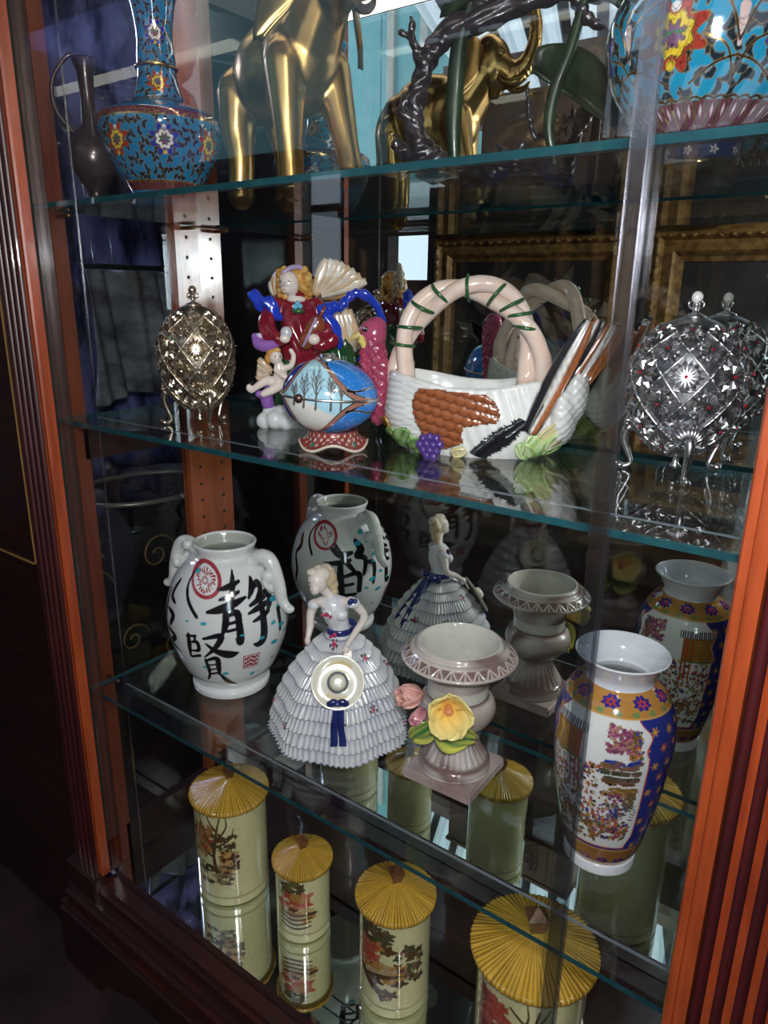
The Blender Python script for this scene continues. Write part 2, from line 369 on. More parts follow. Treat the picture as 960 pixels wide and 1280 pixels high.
# inner stiles seen behind the front posts and side frame rails
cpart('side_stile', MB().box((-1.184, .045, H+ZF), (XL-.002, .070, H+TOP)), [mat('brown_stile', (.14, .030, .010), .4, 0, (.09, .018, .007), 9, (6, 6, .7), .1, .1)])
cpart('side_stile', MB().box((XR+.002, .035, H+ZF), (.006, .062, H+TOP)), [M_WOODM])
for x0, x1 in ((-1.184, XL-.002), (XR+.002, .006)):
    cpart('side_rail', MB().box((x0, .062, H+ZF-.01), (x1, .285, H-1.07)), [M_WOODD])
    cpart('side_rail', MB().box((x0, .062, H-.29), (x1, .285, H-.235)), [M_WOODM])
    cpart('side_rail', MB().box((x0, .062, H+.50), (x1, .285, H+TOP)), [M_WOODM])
for x0 in (-1.176, -.004):
    cpart('side_pane', MB().box((x0, .062, H-1.07), (x0+.004, .285, H+.50)), [M_GLASS], label='clear glass side pane')
# mirror back, mirror floor
cpart('mirror_back', MB().box((XL, YD, H+ZF), (XR, YD+.005, H+TOP)), [M_MIRROR], label='mirrored back panel')
cpart('back_panel', MB().box((-1.184, YD+.006, H-1.30), (.006, YD+.02, H+TOP)), [M_WOODD])
cpart('mirror_floor', MB().box((XL, -.010, H+ZF-.005), (XR, .335, H+ZF)), [M_MIRROR], label='mirrored cabinet floor')
cpart('floor_board', MB().box((-1.18, -.03, H+ZF-.03), (.0, .338, H+ZF-.006)), [M_WOODD])
br = MB().box((XL, .302, H+ZF+.0005), (XR, .338, H-1.083)).box((XL, .306, H-1.083), (XR, .338, H-1.078)).box((XL, .298, H-1.078), (XR, .338, H-1.045)).box((XL, .306, H-1.045), (XR, .338, H-1.035))
cpart('back_rail', br, [M_WOODX])
# glass shelves: clear slab, green edges, milled plate groove
def shelf(zt, x0=-1.128, x1=-.032, y0=0.0, y1=.324, t=.0075):
    v = [(x0,y0,zt-t+H),(x1,y0,zt-t+H),(x1,y1,zt-t+H),(x0,y1,zt-t+H),(x0,y0,zt+H),(x1,y0,zt+H),(x1,y1,zt+H),(x0,y1,zt+H)]
    f = [(3,2,1,0),(4,5,6,7),(0,1,5,4),(1,2,6,5),(2,3,7,6),(3,0,4,7)]
    mb = MB(); mb.v = v; mb.f = f; mb.m = [0,0,1,1,1,1]
    o = cpart('glass_shelf', mb, [M_SHELF, M_EDGE], label='clear glass shelf with green edges')
    g = MB().box((x0+.04, .047, zt+H-.0012), (x1-.03, .0505, zt+H+.0002)); g.build('plate_groove', [mat('ground_glass', (.13, .15, .17), .25, coat=.4)], o, False)
    for xx, s in ((x0-.03, 1), (x1+.006, -1)):
        for yy in (.055, .30): MB().tube([(xx, yy, zt-t-.004+H), (xx+s*.036 if s > 0 else xx-.01, yy, zt-t-.004+H)], .0032, 8).build('shelf_pin', [M_BRASS], o, True)
    return o
for z in (ZS1, ZS2, ZS3): shelf(z)
# sliding front panes and the clear joint strip between them
cpart('front_pane', MB().box((-1.092, -.0195, H-1.102), (-.1985, -.0155, H+TOP-.03)), [M_PANE], label='left sliding glass door pane')
cpart('front_pane', MB().box((-.222, -.0110, H-1.102), (-.090, -.0070, H+TOP-.03)), [M_PANE], label='right sliding glass door pane')
js = MB().box((-.2130, -.0245, H-1.102), (-.1975, -.0215, H+TOP-.03)).box((-.1995, -.0245, H-1.102), (-.1965, -.0155, H+TOP-.03))
cpart('joint_strip', js, [M_ACRYL], label='clear joint strip on the door edge')
le = MB().box((-.9930, -.0145, H-1.07), (-.9905, -.0125, H+TOP-.03)); cpart('pane_edge', le, [M_ACRYL])
# base: front rail with stepped mouldings, bracket feet, plinth
X0, X1 = -1.184, .006
cpart('base_rail', MB().box((-1.096, -.045, H-1.115), (-.088, -.004, H-1.102)).box((-1.096, -.052, H-1.145), (-.088, -.004, H-1.115)), [M_WOODX])
mo = MB()
for k, (y, za, zb) in enumerate(((-.060, -1.160, -1.146), (-.068, -1.172, -1.160), (-.062, -1.182, -1.172), (-.074, -1.196, -1.182))):
    mo.box((X0-.012-k*.002, y, H+za), (X1+.012+k*.002, -.004, H+zb), 0)
cpart('base_moulding', mo, [M_WOODX])
pl = MB(); ft = [(X0-.02, -1.196), (X1+.02, -1.196), (X1+.02, -1.335), (X1-.09, -1.335), (X1-.11, -1.30), (X1-.16, -1.285), (X1-.20, -1.262), (X0+.22, -1.262), (X0+.17, -1.285), (X0+.12, -1.30), (X0+.10, -1.335), (X0-.02, -1.335)]
n_ = len(ft); V = [(x, -.078, z+H) for x, z in ft]+[(x, -.052, z+H) for x, z in ft]
pl.add(V, [tuple(range(n_))[::-1], tuple(range(n_, 2*n_))]+[(i, (i+1) % n_, n_+(i+1) % n_, n_+i) for i in range(n_)])
pl.box((X0-.02, -.052, H-1.335), (X0+.01, .34, H-1.196)); pl.box((X1-.01, -.052, H-1.335), (X1+.02, .34, H-1.196))
cpart('plinth', pl, [M_WOODD])
cpart('cabinet_top', MB().box((X0-.02, -.06, H+TOP), (X1+.02, .36, H+TOP+.04)), [M_WOODD])
for x, x2 in ((X0-.012, X0+.088), (X1-.1, X1+.012)): cpart('post_foot', MB().box((x, -.058, H-1.196), (x2, -.03, H-1.088), bev=.003), [M_WOODD])

# ------------------------------------------------------------ pictures, carton and furniture standing about the room
def picture(x0, x1, z0, z1, y, label, fw_=.13, inner=True):
    "framed picture that faces the cabinet (+y)"
    t = thing('framed_picture', ((x0+x1)/2, y, z0+H), 0, label, 'picture'); cx = (x0+x1)/2; w = (x1-x0)/2; h = z1-z0
    steps = [(0, .0, .030), (.15, .034, .05), (.30, .05, .056), (.42, .040, .046), (.55, .046, .060), (.78, .030, .034), (1.0, .010, .014)]
    mb = MB(); prof = [(0, 0), (0, .03), (.08, .045), (.16, .058), (.26, .062), (.34, .05), (.40, .036), (.55, .040), (.70, .046), (.78, .036), (.86, .022), (1, .018), (1, 0)]
    for (a, da), (b, db) in zip(prof, prof[1:]):
        def ring(q, d): q *= fw_; return [(-w+q, d, q), (w-q, d, q), (w-q, d, h-q), (-w+q, d, h-q)]
        A, B = ring(a, da), ring(b, db); n = len(mb.v); mb.v += A+B
        for i in range(4): mb.f.append((n+i, n+(i+1) % 4, n+4+(i+1) % 4, n+4+i)); mb.m.append(0)
    fr = mb.build('frame', [M_FRAME], t, False)
    orn = MB(); rng = random.Random(3)
    for sx in range(int(2*w/.05)):
        x = -w+.03+sx*.05
        for z in (h-.27*fw_, .27*fw_):
            orn.ell((x, .058, z), (.018, .012, .008), (0, rng.uniform(-.6, .6), 0), lv=1)
    for sz in range(int(h/.05)):
        z = .03+sz*.05
        for x in (-w+.27*fw_, w-.27*fw_): orn.ell((x, .058, z), (.008, .012, .018), (0, rng.uniform(-.6, .6), 0), lv=1)
    tag(orn.build('carving', [M_FRAME], fr), kind='stuff')
    q = fw_*.97
    MB().box((-w+q, .0, q), (w-q, .012, h-q)).build('canvas', [M_CANVAS], t, False)
    if inner:
        for dx in (-1, 1):
            mb = MB(); rr = random.Random(5+dx)
            for k in range(9):
                a = rr.uniform(.2, 2.9); L = rr.uniform(.1, .22); px, pz = dx*w*.42+rr.uniform(-.1, .1), h*.72+rr.uniform(-.25, .1)
                mb.add([(px-.02*sin(a), .0135, pz+.02*cos(a)), (px+L*.5*cos(a)-.03*sin(a), .0135, pz+L*.5*sin(a)+.03*cos(a)), (px+L*cos(a), .0135, pz+L*sin(a)), (px+L*.5*cos(a)+.03*sin(a), .0135, pz+L*.5*sin(a)-.03*cos(a))], [(0, 1, 2, 3)])
            mb.build('painted_leaves', [M_LEAFP], t, False)
    return t
M_FRAME = mat('old_gold_frame', (.42, .25, .09), .42, .25, (.16, .08, .03), 30, (1, 1, 1), .5)
M_CANVAS = mat('dark_canvas', (.045, .045, .052), .6, 0, (.02, .02, .026), 4)
M_LEAFP = mat('painted_grey_leaves', (.16, .15, .14), .7)
picture(-2.13, -1.10, -.95, .275, -2.04, 'gilt framed dark leaf painting reflected behind the turkey basket', .12)
picture(-1.03, .10, -.95, .285, -2.04, 'gilt framed plain dark painting reflected behind the large silver egg', .14, False)
# carved cream panel between frame and canvas of the first picture
tg = thing('shelf_board', W(-1.35, -1.93, .345), 0, 'dark wooden wall shelf high on the brown wall, reflected under the carton', 'shelf')
MB().box((-.85, -.12, -.03), (.75, .12, .0)).build('board', [M_WOODD], tg, False)
for x in (-.7, 0, .6): MB().box((x-.015, -.11, -.05), (x+.015, .06, -.03)).build('bracket', [M_WOODD], tg, False)
M_CARD = mat('brown_cardboard', (.25, .17, .14), .85, 0, (.20, .14, .115), 8, (1, 1, .3), .1, spec=.2)
M_INK = mat('black_print', (.05, .035, .03), .8)
bx = thing('cardboard_carton', W(-1.30, -1.93, .347), 0, 'brown cardboard carton with printed lettering on the wall shelf', 'box')
MB().box((-.48, -.13, 0), (.27, .11, .47), bev=.004).build('carton', [M_CARD], bx, False)
MB().box((.15, .1105, 0), (.153, .1115, .47)).build('seam', [M_INK], bx, False)
MB().box((-.50, -.135, .47), (.29, .02, .476)).box((-.49, .02, .472), (.28, .12, .490)).build('flap', [M_CARD], bx, False)
def text(name, s, size, loc, rot, m, parent, extrude=.0005, align='LEFT'):
    c = bpy.data.curves.new(name, 'FONT'); c.body = s; c.size = size; c.extrude = extrude; c.align_x = align; c.resolution_u = 2
    o = bpy.data.objects.new(name, c); COL.objects.link(o); dg = bpy.context.evaluated_depsgraph_get(); dg.update()
    me = bpy.data.meshes.new_from_object(o.evaluated_get(dg)); bpy.data.objects.remove(o); me.materials.clear(); me.materials.append(m)
    return link(name, me, parent, loc, rot)
for i, s in enumerate(('24', 'LED Holiday', 'Mickey Mouse', 'PO Number', 'CHINA')):
    text('printed_line', s, .054, (.10, .1125, .385-.045*i), (pi/2, 0, pi), M_INK, bx)
text('printed_line', 'Item', .045, (-.27, .1125, .25), (pi/2, 0, pi), M_INK, bx)
# left of the cabinet: lacquer chest, blue backdrop standing in for a glass reflection, oval platter; neighbouring wardrobe
M_LACQ = mat('black_lacquer', (.008, .007, .008), .18, coat=.8)
lc = thing('lacquer_chest', (-1.88, .42, 0), 0, 'black lacquer chest with gold scrolls seen through the left side glass', 'chest')
MB().box((-.30, -.10, .03), (.22, .48, H-.66), bev=.006).build('carcase', [M_LACQ], lc, False)
MB().box((-.32, -.12, H-.66), (.24, .50, H-.635), bev=.004).build('chest_top', [M_LACQ], lc, False)
for (y, z, s) in ((-.08, -.76, .06), (.12, -.72, .075), (.22, -.80, .05), (.02, -.95, .06), (.16, -1.02, .06)):
    mb = MB(); mb.tube([(.223, y+s*.9*exp(-t*.18)*cos(t), H+z+s*.9*exp(-t*.18)*sin(t)) for t in np.linspace(0, 9, 40)], .0026, 5)
    mb.build('gold_scroll', [mat('dull_gold_paint', (.30, .17, .05), .5, .3)], lc)
def cloth(name, x, y0, y1, z0, z1, m, label, cat):
    ny, nz = 60, 50; V = []; F = []
    for j in range(nz):
        for i in range(ny):
            u = i/(ny-1); v = j/(nz-1); V.append((x+.03*sin(u*17+v*2)+.02*sin(u*41+3*v), y0+(y1-y0)*u, H+z0+(z1-z0)*v+.03*sin(u*5)*(1-v)))
    for j in range(nz-1):
        for i in range(ny-1): a = j*ny+i; F.append((a, a+1, a+ny+1, a+ny))
    o = obj(name, V, F, [m]); s = o.modifiers.new('thick', 'SOLIDIFY'); s.thickness = .004; return tag(o, label, cat)
cloth('reflection_backdrop', -2.60, .75, 1.95, -.75, 1.15, mat('blue_mottled_reflection', (.30, .30, .75), .6, 0, (.03, .03, .12), 5, (1, 2, 1), .3, .1, lo=.42, hi=.58), 'blue and purple mottled backdrop standing in for a reflection at the left side glass', 'cloth')  # mottled sheet added in place of an outdoor reflection in the glass
cloth('grey_drape', -2.15, .70, 1.30, -.37, .06, mat('grey_marbled_cloth', (.34, .36, .38), .7, 0, (.10, .09, .11), 7, (1, 1, 2), .3), 'grey mottled cloth hanging below the blue backdrop at the left', 'cloth')
MB().tube([(-2.15, .70, H+.07), (-2.15, 1.30, H+.07)], .008, 8).tube([(-2.15, 1.28, H+.07), (-2.15, 1.28, H+1.135)], .003, 6).build('hanging_rod', [M_DARK], bpy.data.objects['grey_drape'])
pt = thing('oval_platter', W(-1.86, .66, -.633), 0, 'dark oval platter with a pale rim on the lacquer chest', 'platter')
mb = MB(); mb.tube([(.17*cos(a), .22*sin(a), .05) for a in np.linspace(0, 2*pi, 60)], .007, 8, 0); mb.build('rim', [mat('pale_metal_rim', (.35, .30, .25), .35, .6)], pt)
MB().lathe([(0, 0), (.09, 0), (.165, .048), (.15, .048), (.08, .006), (0, .006)], 40).build('dish', [M_LACQ], pt, scale=(1, 1.3, 1))
wd = thing('wooden_screen', (-1.75, 0, 0), 0, 'dark wooden screen with a thin gilt line standing left of the curio cabinet', 'screen')
MB().box((-.60, -.028, .0), (.545, .012, H-.49), bev=.003).build('lower_panel', [M_WOODD], wd, False)
MB().box((-.60, -.028, H-.489), (.545, .012, H+.70), bev=.003).build('upper_panel', [M_WOODD], wd, False)
mb = MB().box((-.58, -.0305, H-.474), (.543, -.0285, H-.471)); mb.build('gilt_line', [mat('dull_gold_paint', (.30, .17, .05), .5, .3)], wd, False)
MB().box((.5405, -.0305, H-.474), (.543, -.0285, H+.5)).build('gilt_line', [MATS['dull_gold_paint']], wd, False)
# ------------------------------------------------------------ shelf 3: calligraphy vase
def smoothstep(a, b, x): t = np.clip((x-a)/(b-a), 0, 1); return t*t*(3-2*t)
def over(c, col, d, aa=.0004):
    "paint colour where signed distance d < 0"
    w = 1-smoothstep(-aa, aa, d); c[:, :3] = c[:, :3]*(1-w[:, None])+np.array(col)*w[:, None]
def painted_lathe(name, prof, n, sub, painter, mats=None, parent=None, disp=None, ds=.0008):
    V, F, (T, Z, R, row) = lathe(prof, n, sub, ds)
    if disp is not None:
        d = disp(T, Z, R, row); V = V+np.stack([np.sin(T)*d, -np.cos(T)*d, np.zeros_like(d)], -1)
    c = np.ones((len(V), 4)); c[:, 3] = 0
    painter(c, T, Z, R, row)
    me = mesh_of(name, V, F, mats or [M_PAINTED], True, c)
    return link(name, me, parent)

vase = thing('calligraphy_vase', W(-.941, .177, ZS3), .863, 'white crackle-glazed vase with black brush characters, red round seal and scroll handles', 'vase')
VPROF = [(0, .006), (.062, .006), (.066, 0), (.070, .002), (.071, .012), (.066, .021), (.085, .05), (.104, .10), (.110, .145), (.104, .185), (.090, .22), (.068, .248), (.054, .258), (.052, .265), (.055, .274), (.056, .279), (.053, .281), (.050, .277), (.047, .266), (.047, .255), (.08, .21), (.095, .14), (.06, .04), (0, .03)]
JING = [([(.40, -.02), (.37, .12), (.33, .26)], (.012, .03, .02)), ([(.12, .18), (.30, .15), (.50, .10)], (.012, .024, .012)), ([(.14, .30), (.32, .26), (.46, .22)], (.012, .022, .012)), ([(-.05, .46), (.15, .42), (.36, .36), (.55, .30)], (.014, .034, .03, .012)),
        ([(.22, .44), (.21, .62), (.14, .80)], (.022, .028, .010)), ([(.22, .52), (.38, .48), (.40, .62), (.40, .90), (.34, .84)], (.012, .028, .028, .03, .008)), ([(.24, .62), (.36, .60)], (.014, .014)), ([(.23, .72), (.36, .70)], (.014, .014)), ([(.33, .24), (.32, .42)], (.024, .02)),
        ([(.74, .10), (.70, .20), (.60, .32)], (.02, .032, .012)), ([(.66, .22), (.84, .17), (.84, .26), (.74, .34)], (.014, .03, .026, .014)), ([(.60, .42), (.80, .36), (.98, .32), (.95, .46), (.86, .56)], (.014, .030, .034, .03, .012)), ([(.56, .52), (.76, .47), (1.06, .42)], (.012, .028, .014)), ([(.62, .64), (.78, .60), (.90, .56)], (.012, .026, .014)), ([(.80, .30), (.78, .60), (.76, .92), (.68, 1.0), (.60, .98)], (.022, .03, .036, .03, .010))]
XIAN = [([(.08, .02), (.06, .25), (.02, .48)], (.02, .03, .012)), ([(.04, .06), (.24, .02)], (.018, .014)), ([(.10, .17), (.25, .14), (.26, .30), (.10, .34)], (.012, .022, .022, .012)), ([(.04, .48), (.26, .42)], (.016, .02)), ([(.22, .04), (.20, .16)], (.018, .012)),
        ([(.40, .06), (.74, .0), (.62, .22), (.36, .44)], (.016, .034, .028, .010)), ([(.44, .16), (.62, .30), (.86, .38), (1.04, .36)], (.012, .034, .05, .012)), ([(.36, .50), (.37, .72), (.33, .94)], (.018, .026, .010)), ([(.36, .52), (.60, .46), (.60, .70), (.58, .84)], (.014, .03, .03, .018)), ([(.40, .62), (.56, .60)], (.012, .012)), ([(.40, .73), (.56, .70)], (.012, .012)), ([(.40, .84), (.56, .80)], (.016, .016)), ([(.60, .84), (.74, 1.02), (.98, 1.16)], (.016, .036, .012)), ([(.36, .84), (.24, 1.0)], (.018, .012))]
BACKC = [([(.02, .15), (.25, .25), (.50, .22)], (.02, .04, .02)), ([(.12, .10), (.30, .30), (.62, .62)], (.02, .036, .014)), ([(.62, .05), (.72, .18), (.60, .28), (.80, .34), (.74, .60)], (.03, .05, .03, .03, .02)), ([(-.1, .40), (.2, .38), (.45, .34)], (.016, .03, .02)), ([(.24, .40), (.24, .70), (.28, .98)], (.03, .04, .03)), ([(.30, .62), (.62, .58), (.64, .90)], (.02, .03, .03)), ([(.84, .40), (1.0, .46), (.98, .80)], (.02, .03, .02)), ([(.34, .78), (.50, .76)], (.02, .02)), ([(.32, .98), (.56, .96)], (.024, .02))]
def brush(c, S, Z, strokes, s0, z0, w, h, col, mask, shear=0, wk=None):
    wk = wk or 1.75
    raw = (h == -1)
    for pts, wd in strokes:
        q = curve2([(s0+(p[0]+shear*(.5-p[1]))*w, z0-p[1]*h, ww if raw else ww*(w+h)/2*wk) for p, ww in zip(pts, wd)], 6)
        x = [p[0] for p in q]; y = [p[1] for p in q]; g = .012
        sel = mask & (S > min(x)-g) & (S < max(x)+g) & (Z > min(y)-g) & (Z < max(y)+g)
        if not sel.any(): continue
        d = stem_dist(S[sel], Z[sel], [p[:2] for p in q], [max(p[2], .0003) for p in q])
        d = d+.0006*np.sin(S[sel]*2600+Z[sel]*900)*.6
        cc = c[sel]; over(cc, col, d, .0005); c[sel] = cc
def paint_vase(c, T, Z, R, row):
    c[:, :3] = (.66, .66, .66); outer = (row < 15*7)
    S = T*.105
    INK = (.008, .008, .010); RED = (.34, .035, .05)
    def seal(s0, z0, r):
        d = np.hypot(S*np.minimum(R, .105)/.105-s0, (Z-z0)*1.05); D = np.abs(d-r)-.0032
        over(c, RED, np.where(outer, D, 1))
        a = np.arctan2(Z-z0, S*np.minimum(R, .105)/.105-s0); rr = d/r
        scr = np.abs(rr-.52-.16*np.sin(a*3+.6))-.11
        scr = np.minimum(scr, np.abs(rr-.18)-.07); spikes = np.where((np.sin(a*16) > .2) & (rr > .45) & (rr < .74), -.02, 1)
        over(c, RED, np.where(outer & (rr < .8) & (np.sin(a*21+rr*9) > -.55), np.minimum(scr, spikes)*r, 1), .0005)
    seal(-.037, .235, .0255)
    brush(c, S, Z, JING, -.030, .245, .115, .125, INK, outer, -.02)
    brush(c, S, Z, XIAN, -.075, .147, .085, .098, INK, outer, -.05)
    brush(c, S, Z, [([(-.078, .256), (-.088, .232), (-.078, .205), (-.055, .178)], (.0015, .0028, .0036, .0034))], 0, 0, 1, -1, INK, outer)
    brush(c, S, Z, [([(-.118, .225), (-.126, .20), (-.11, .19)], (.004, .006, .003)), ([(-.13, .175), (-.11, .168), (-.118, .15)], (.003, .006, .004)), ([(-.125, .14), (-.105, .13), (-.12, .115), (-.10, .10)], (.004, .005, .005, .002)), ([(-.142, .205), (-.140, .16), (-.135, .11)], (.003, .005, .003))], 0, 0, 1, -1, INK, outer)
    # back, seen in the mirror
    b0 = 1.66*.105
    S2 = -(S-b0); S_, Z_ = S2, Z
    d = np.hypot(S2*np.minimum(R, .105)/.105+.030, (Z-.228)*1.05); over(c, RED, np.where(outer, np.abs(d-.0245)-.003, 1))
    a = np.arctan2(Z-.228, S2+.03); rr = d/.0245
    over(c, RED, np.where(outer & (rr < .8) & (np.sin(a*19+rr*11) > -.4), (np.abs(rr-.45-.18*np.sin(a*3))-.14)*.02, 1), .0005)
    brush(c, S2, Z, BACKC, -.018, .225, .095, .12, INK, outer, 0)
    brush(c, S2, Z, [([(-.075, .25), (-.082, .225), (-.06, .19)], (.002, .003, .003)), ([(-.11, .22), (-.10, .2), (-.112, .18), (-.10, .15), (-.11, .12)], (.004, .006, .004, .005, .003))], 0, 0, 1, -1, INK, outer)
    for s, z in ((.072, .138), (.045, .215), (.06, .235), (.085, .19), (.03, .10), (.09, .11)):
        over(c, (.02, .30, .40), np.where(outer, np.hypot((S2-s)/2+.3*(Z-z), Z-z-.25*(S2-s))-.0048, 1), .001)
    # red square stamp with carved marks
    q = np.maximum(np.abs(S-.037)-.0155, np.abs(Z-.087)-.0150)
    over(c, RED, np.where(outer, np.maximum(q, -(q+.0018)), 1))
    marks = (np.sin(S*760)*np.sin(Z*700+1.5*np.sin(S*400)) > -.30)
    over(c, RED, np.where(outer & marks, q+.0030, 1))
    for s, z, k in ((-.078, .246, 1), (.080, .150, 1), (.055, .130, .8), (.098, .176, .7), (-.012, .066, 1), (.044, .055, 1), (-.042, .168, .9), (-.073, .168, .6), (.115, .12, .8), (.02, .145, .5), (.09, .075, .7), (-.05, .08, .7), (.105, .215, .7)):
        over(c, (.02, .33, .42), np.where(outer, np.hypot((S-s)/1.9+.5*(Z-z), (Z-z)-.4*(S-s))-.0040*k, 1), .0012)
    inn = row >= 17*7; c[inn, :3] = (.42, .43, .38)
M_VASE = glaze('crackle_glaze', .1, .8, .15, 260, True, .10)
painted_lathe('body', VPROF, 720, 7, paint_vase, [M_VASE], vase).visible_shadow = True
for th in (.88, .88+pi+.05):
    c_ = (.63, .63, .61)
    prims = [Tb([(.060, 0, .243), (.074, 0, .262), (.092, 0, .262), (.104, 0, .246), (.114, 0, .215), (.120, 0, .190), (.130, 0, .178)], [.010, .013, .014, .013, .012, .010, .008], c_),
             El((.134, 0, .176), (.010, .009, .008), c_), El((.074, .010, .264), (.011, .010, .010), c_), El((.060, -.004, .252), (.012, .012, .011), c_), El((.098, -.013, .232), (.010, .008, .012), c_), El((.100, .013, .226), (.009, .008, .010), c_), El((.095, 0, .215), (.010, .012, .02), c_),
             Tb([(.090, -.010, .236), (.098, -.018, .222), (.104, -.010, .208)], [.004, .005, .004], c_)]
    blob('scroll_handle', prims, M_CERAMIC, vase, .0019, 3, rot=(0, 0, th-pi/2))

# ------------------------------------------------------------ shelf 3: Imari-style baluster vase
sat = thing('painted_panel_vase', W(-.228, .177, ZS3), .276, 'tall vase with blue and gold ground and painted garden panel', 'vase')
SPROF = [(0, .004), (.040, .004), (.043, 0), (.046, .001), (.0455, .012), (.044, .016), (.050, .032), (.0625, .09), (.0715, .16), (.0735, .19), (.069, .222), (.056, .248), (.0425, .258), (.040, .264), (.042, .272), (.050, .286), (.0555, .292), (.0555, .294), (.053, .2935), (.042, .280), (.037, .266), (.037, .255), (.065, .2), (.05, .06), (0, .04)]
def paint_sat(c, T, Z, R, row):
    rng = np.random.RandomState(4); k = 8; out = row < 13*k
    TT = np.where(T > 1.75, T-pi, np.where(T < -1.75+.35, T+pi, T)); S = TT*.070; TT = TT+.24      # two panels, front and back
    gold = np.array((.42, .20, .045)); c[:, :3] = (.018, .030, .19); 
    # ground flowers
    def rosette(s, z, r, petal, core, m, np_=6, leaf=None, asp=1.0):
        d = np.hypot((S-s)*asp, Z-z); a = np.arctan2(Z-z, S-s)
        sel = m & (d < r*1.5)
        if not sel.any(): return
        cc = c[sel]; dd = d[sel]; aa = a[sel]
        if leaf is not None: over(cc, leaf, dd-r*1.25*(.75+.25*np.cos(aa*4+1)))
        over(cc, petal, dd-r*(.72+.28*np.cos(aa*np_))); over(cc, core, dd-r*.3); c[sel] = cc
    half = .86
    edge = half*(1-.18*smoothstep(.215, .245, Z)-.12*smoothstep(.075, .05, Z)+.05*np.sin(Z*180)*((Z > .19)))
    inpanel = (np.abs(TT) < edge+.28*0) & (Z > .052) & (Z < .243)
    blue = out & ~inpanel & (Z > .045) & (Z < .245)
    for s in np.arange(-.30, .31, .022):
        for j, z in enumerate(np.arange(.055, .25, .021)):
            ss = s+(j % 2)*.011+rng.uniform(-.002, .002)
            rosette(ss, z+rng.uniform(-.002, .002), .0062, [(.45, .07, .04), (.42, .18, .05), (.50, .10, .12), (.36, .16, .05)][(j+int(s*100)) % 4], (.55, .32, .08), blue, 6, None)
    # panel outline + white ground
    pd = np.abs(TT)-edge
    w_ = np.maximum(np.where(out, pd, 1)*.07, np.maximum(.052-Z, Z-.243))
    over(c, (.55, .10, .04), w_-.0016); over(c, (.64, .64, .62), w_)
    # scene inside the panel: everything small dabs of enamel
    def dabs(n, s0, s1, z0, z1, cols, r0, r1, flat=1.0, shape=None, seed=1):
        rg = np.random.RandomState(seed); S_, Z_ = S, Z
        for i in range(n):
            s = rg.uniform(s0, s1); z = rg.uniform(z0, z1)
            if shape and not shape(s, z): continue
            r = rg.uniform(r0, r1); sel = out & (np.abs(S_-s) < r*3.5) & (np.abs(Z_-z) < r*3) & (w_ < -.0005)
            if not sel.any(): continue
            cc = c[sel]; over(cc, cols[rg.randint(len(cols))], np.hypot((S_[sel]-s)/flat, Z_[sel]-z)*(1+.25*np.sin(5*np.arctan2(Z_[sel]-z, S_[sel]-s)+i))-r, .0003); c[sel] = cc
    P1 = [(.26, .06, .13), (.18, .04, .10), (.40, .14, .16), (.12, .05, .10), (.34, .18, .07)]
    BR = [(.20, .10, .03), (.30, .16, .05), (.12, .07, .02), (.36, .10, .03), (.09, .09, .04)]
    MX = [(.36, .06, .03), (.02, .04, .25), (.30, .18, .05), (.10, .03, .08), (.25, .05, .12), (.05, .10, .06), (.45, .25, .12)]
    dabs(230, -.004, .030, .192, .232, P1, .0010, .0026, 1.2, lambda s, z: abs(z-.213-.2*(s-.013)*-1) < .016, 2)
    dabs(60, .022, .036, .185, .226, BR+[(.45, .14, .03), (.02, .05, .3)], .0012, .0026, 1, None, 3)
    for j, (zz, colr) in enumerate(((.186, (.02, .05, .32)), (.180, (.22, .12, .05)), (.172, (.07, .08, .04)), (.163, (.06, .07, .03)), (.158, (.20, .10, .04)))):
        dabs(70, -.004, .034, zz-.0026, zz+.0022, [colr, tuple(x*.6 for x in colr), (.16, .08, .07)], .0010, .0020, 3.2, lambda s, z, j=j: (sin(s*260+j*2) > -.45), 10+j)
    dabs(90, .004, .034, .137, .150, [(.34, .20, .07), (.24, .13, .04), (.16, .10, .03)], .0012, .0022, 2.0, None, 20)
    dabs(60, .022, .036, .118, .145, [(.16, .10, .04), (.10, .08, .03)], .0012, .0024, 1, None, 21)
    dabs(150, -.008, .022, .078, .142, MX+P1, .0012, .0030, .9, lambda s, z: True, 30)
    dabs(150, -.012, .036, .066, .100, MX+BR, .0012, .0028, 1.1, lambda s, z: z < .108-.25*abs(s-.01), 31)
    dabs(60, .006, .040, .10, .128, [(.05, .05, .10), (.10, .10, .12)], .0006, .0011, 2.6, None, 32)
    dabs(320, -.076, -.010, .080, .178, MX+BR+[(.45, .40, .33)], .0014, .0032, .8, None, 33)
    dabs(110, -.072, -.008, .060, .10, BR, .0014, .003, 1, None, 34)
    # pavilion at the left of the panel: roof fringe, lattice, red posts
    hm = out & (w_ < -.0005)
    def rect(s0, s1, z0, z1, col, extra=None):
        q = np.maximum(np.maximum(s0-S, S-s1), np.maximum(z0-Z, Z-z1)); q = np.where(hm if extra is None else hm & extra, q, 1); over(c, col, q, .0003)
    rect(-.084, -.034, .176, .214, (.25, .12, .03)); rect(-.084, -.050, .178, .210, (.42, .22, .05), (np.sin(S*1700) > -.2) & (np.sin(Z*1300) > -.2))
    for s in (-.047, -.040, -.035): rect(s-.0012, s+.0014, .140, .212, (.40, .06, .02))
    rect(-.084, -.028, .213, .224, (.06, .05, .09), np.sin(S*1900) > -.5); rect(-.084, -.034, .1745, .178, (.12, .16, .05))
    for s, z in ((-.018, .170), (-.026, .150), (.004, .152), (.000, .136), (-.012, .121)):     # heads with black hair
        over(c, (.62, .48, .38), np.where(hm, np.hypot(S-s, Z-z)-.0024, 1)); over(c, (.01, .01, .01), np.where(hm, np.hypot(S-s, Z-z-.0022)-.0021, 1))
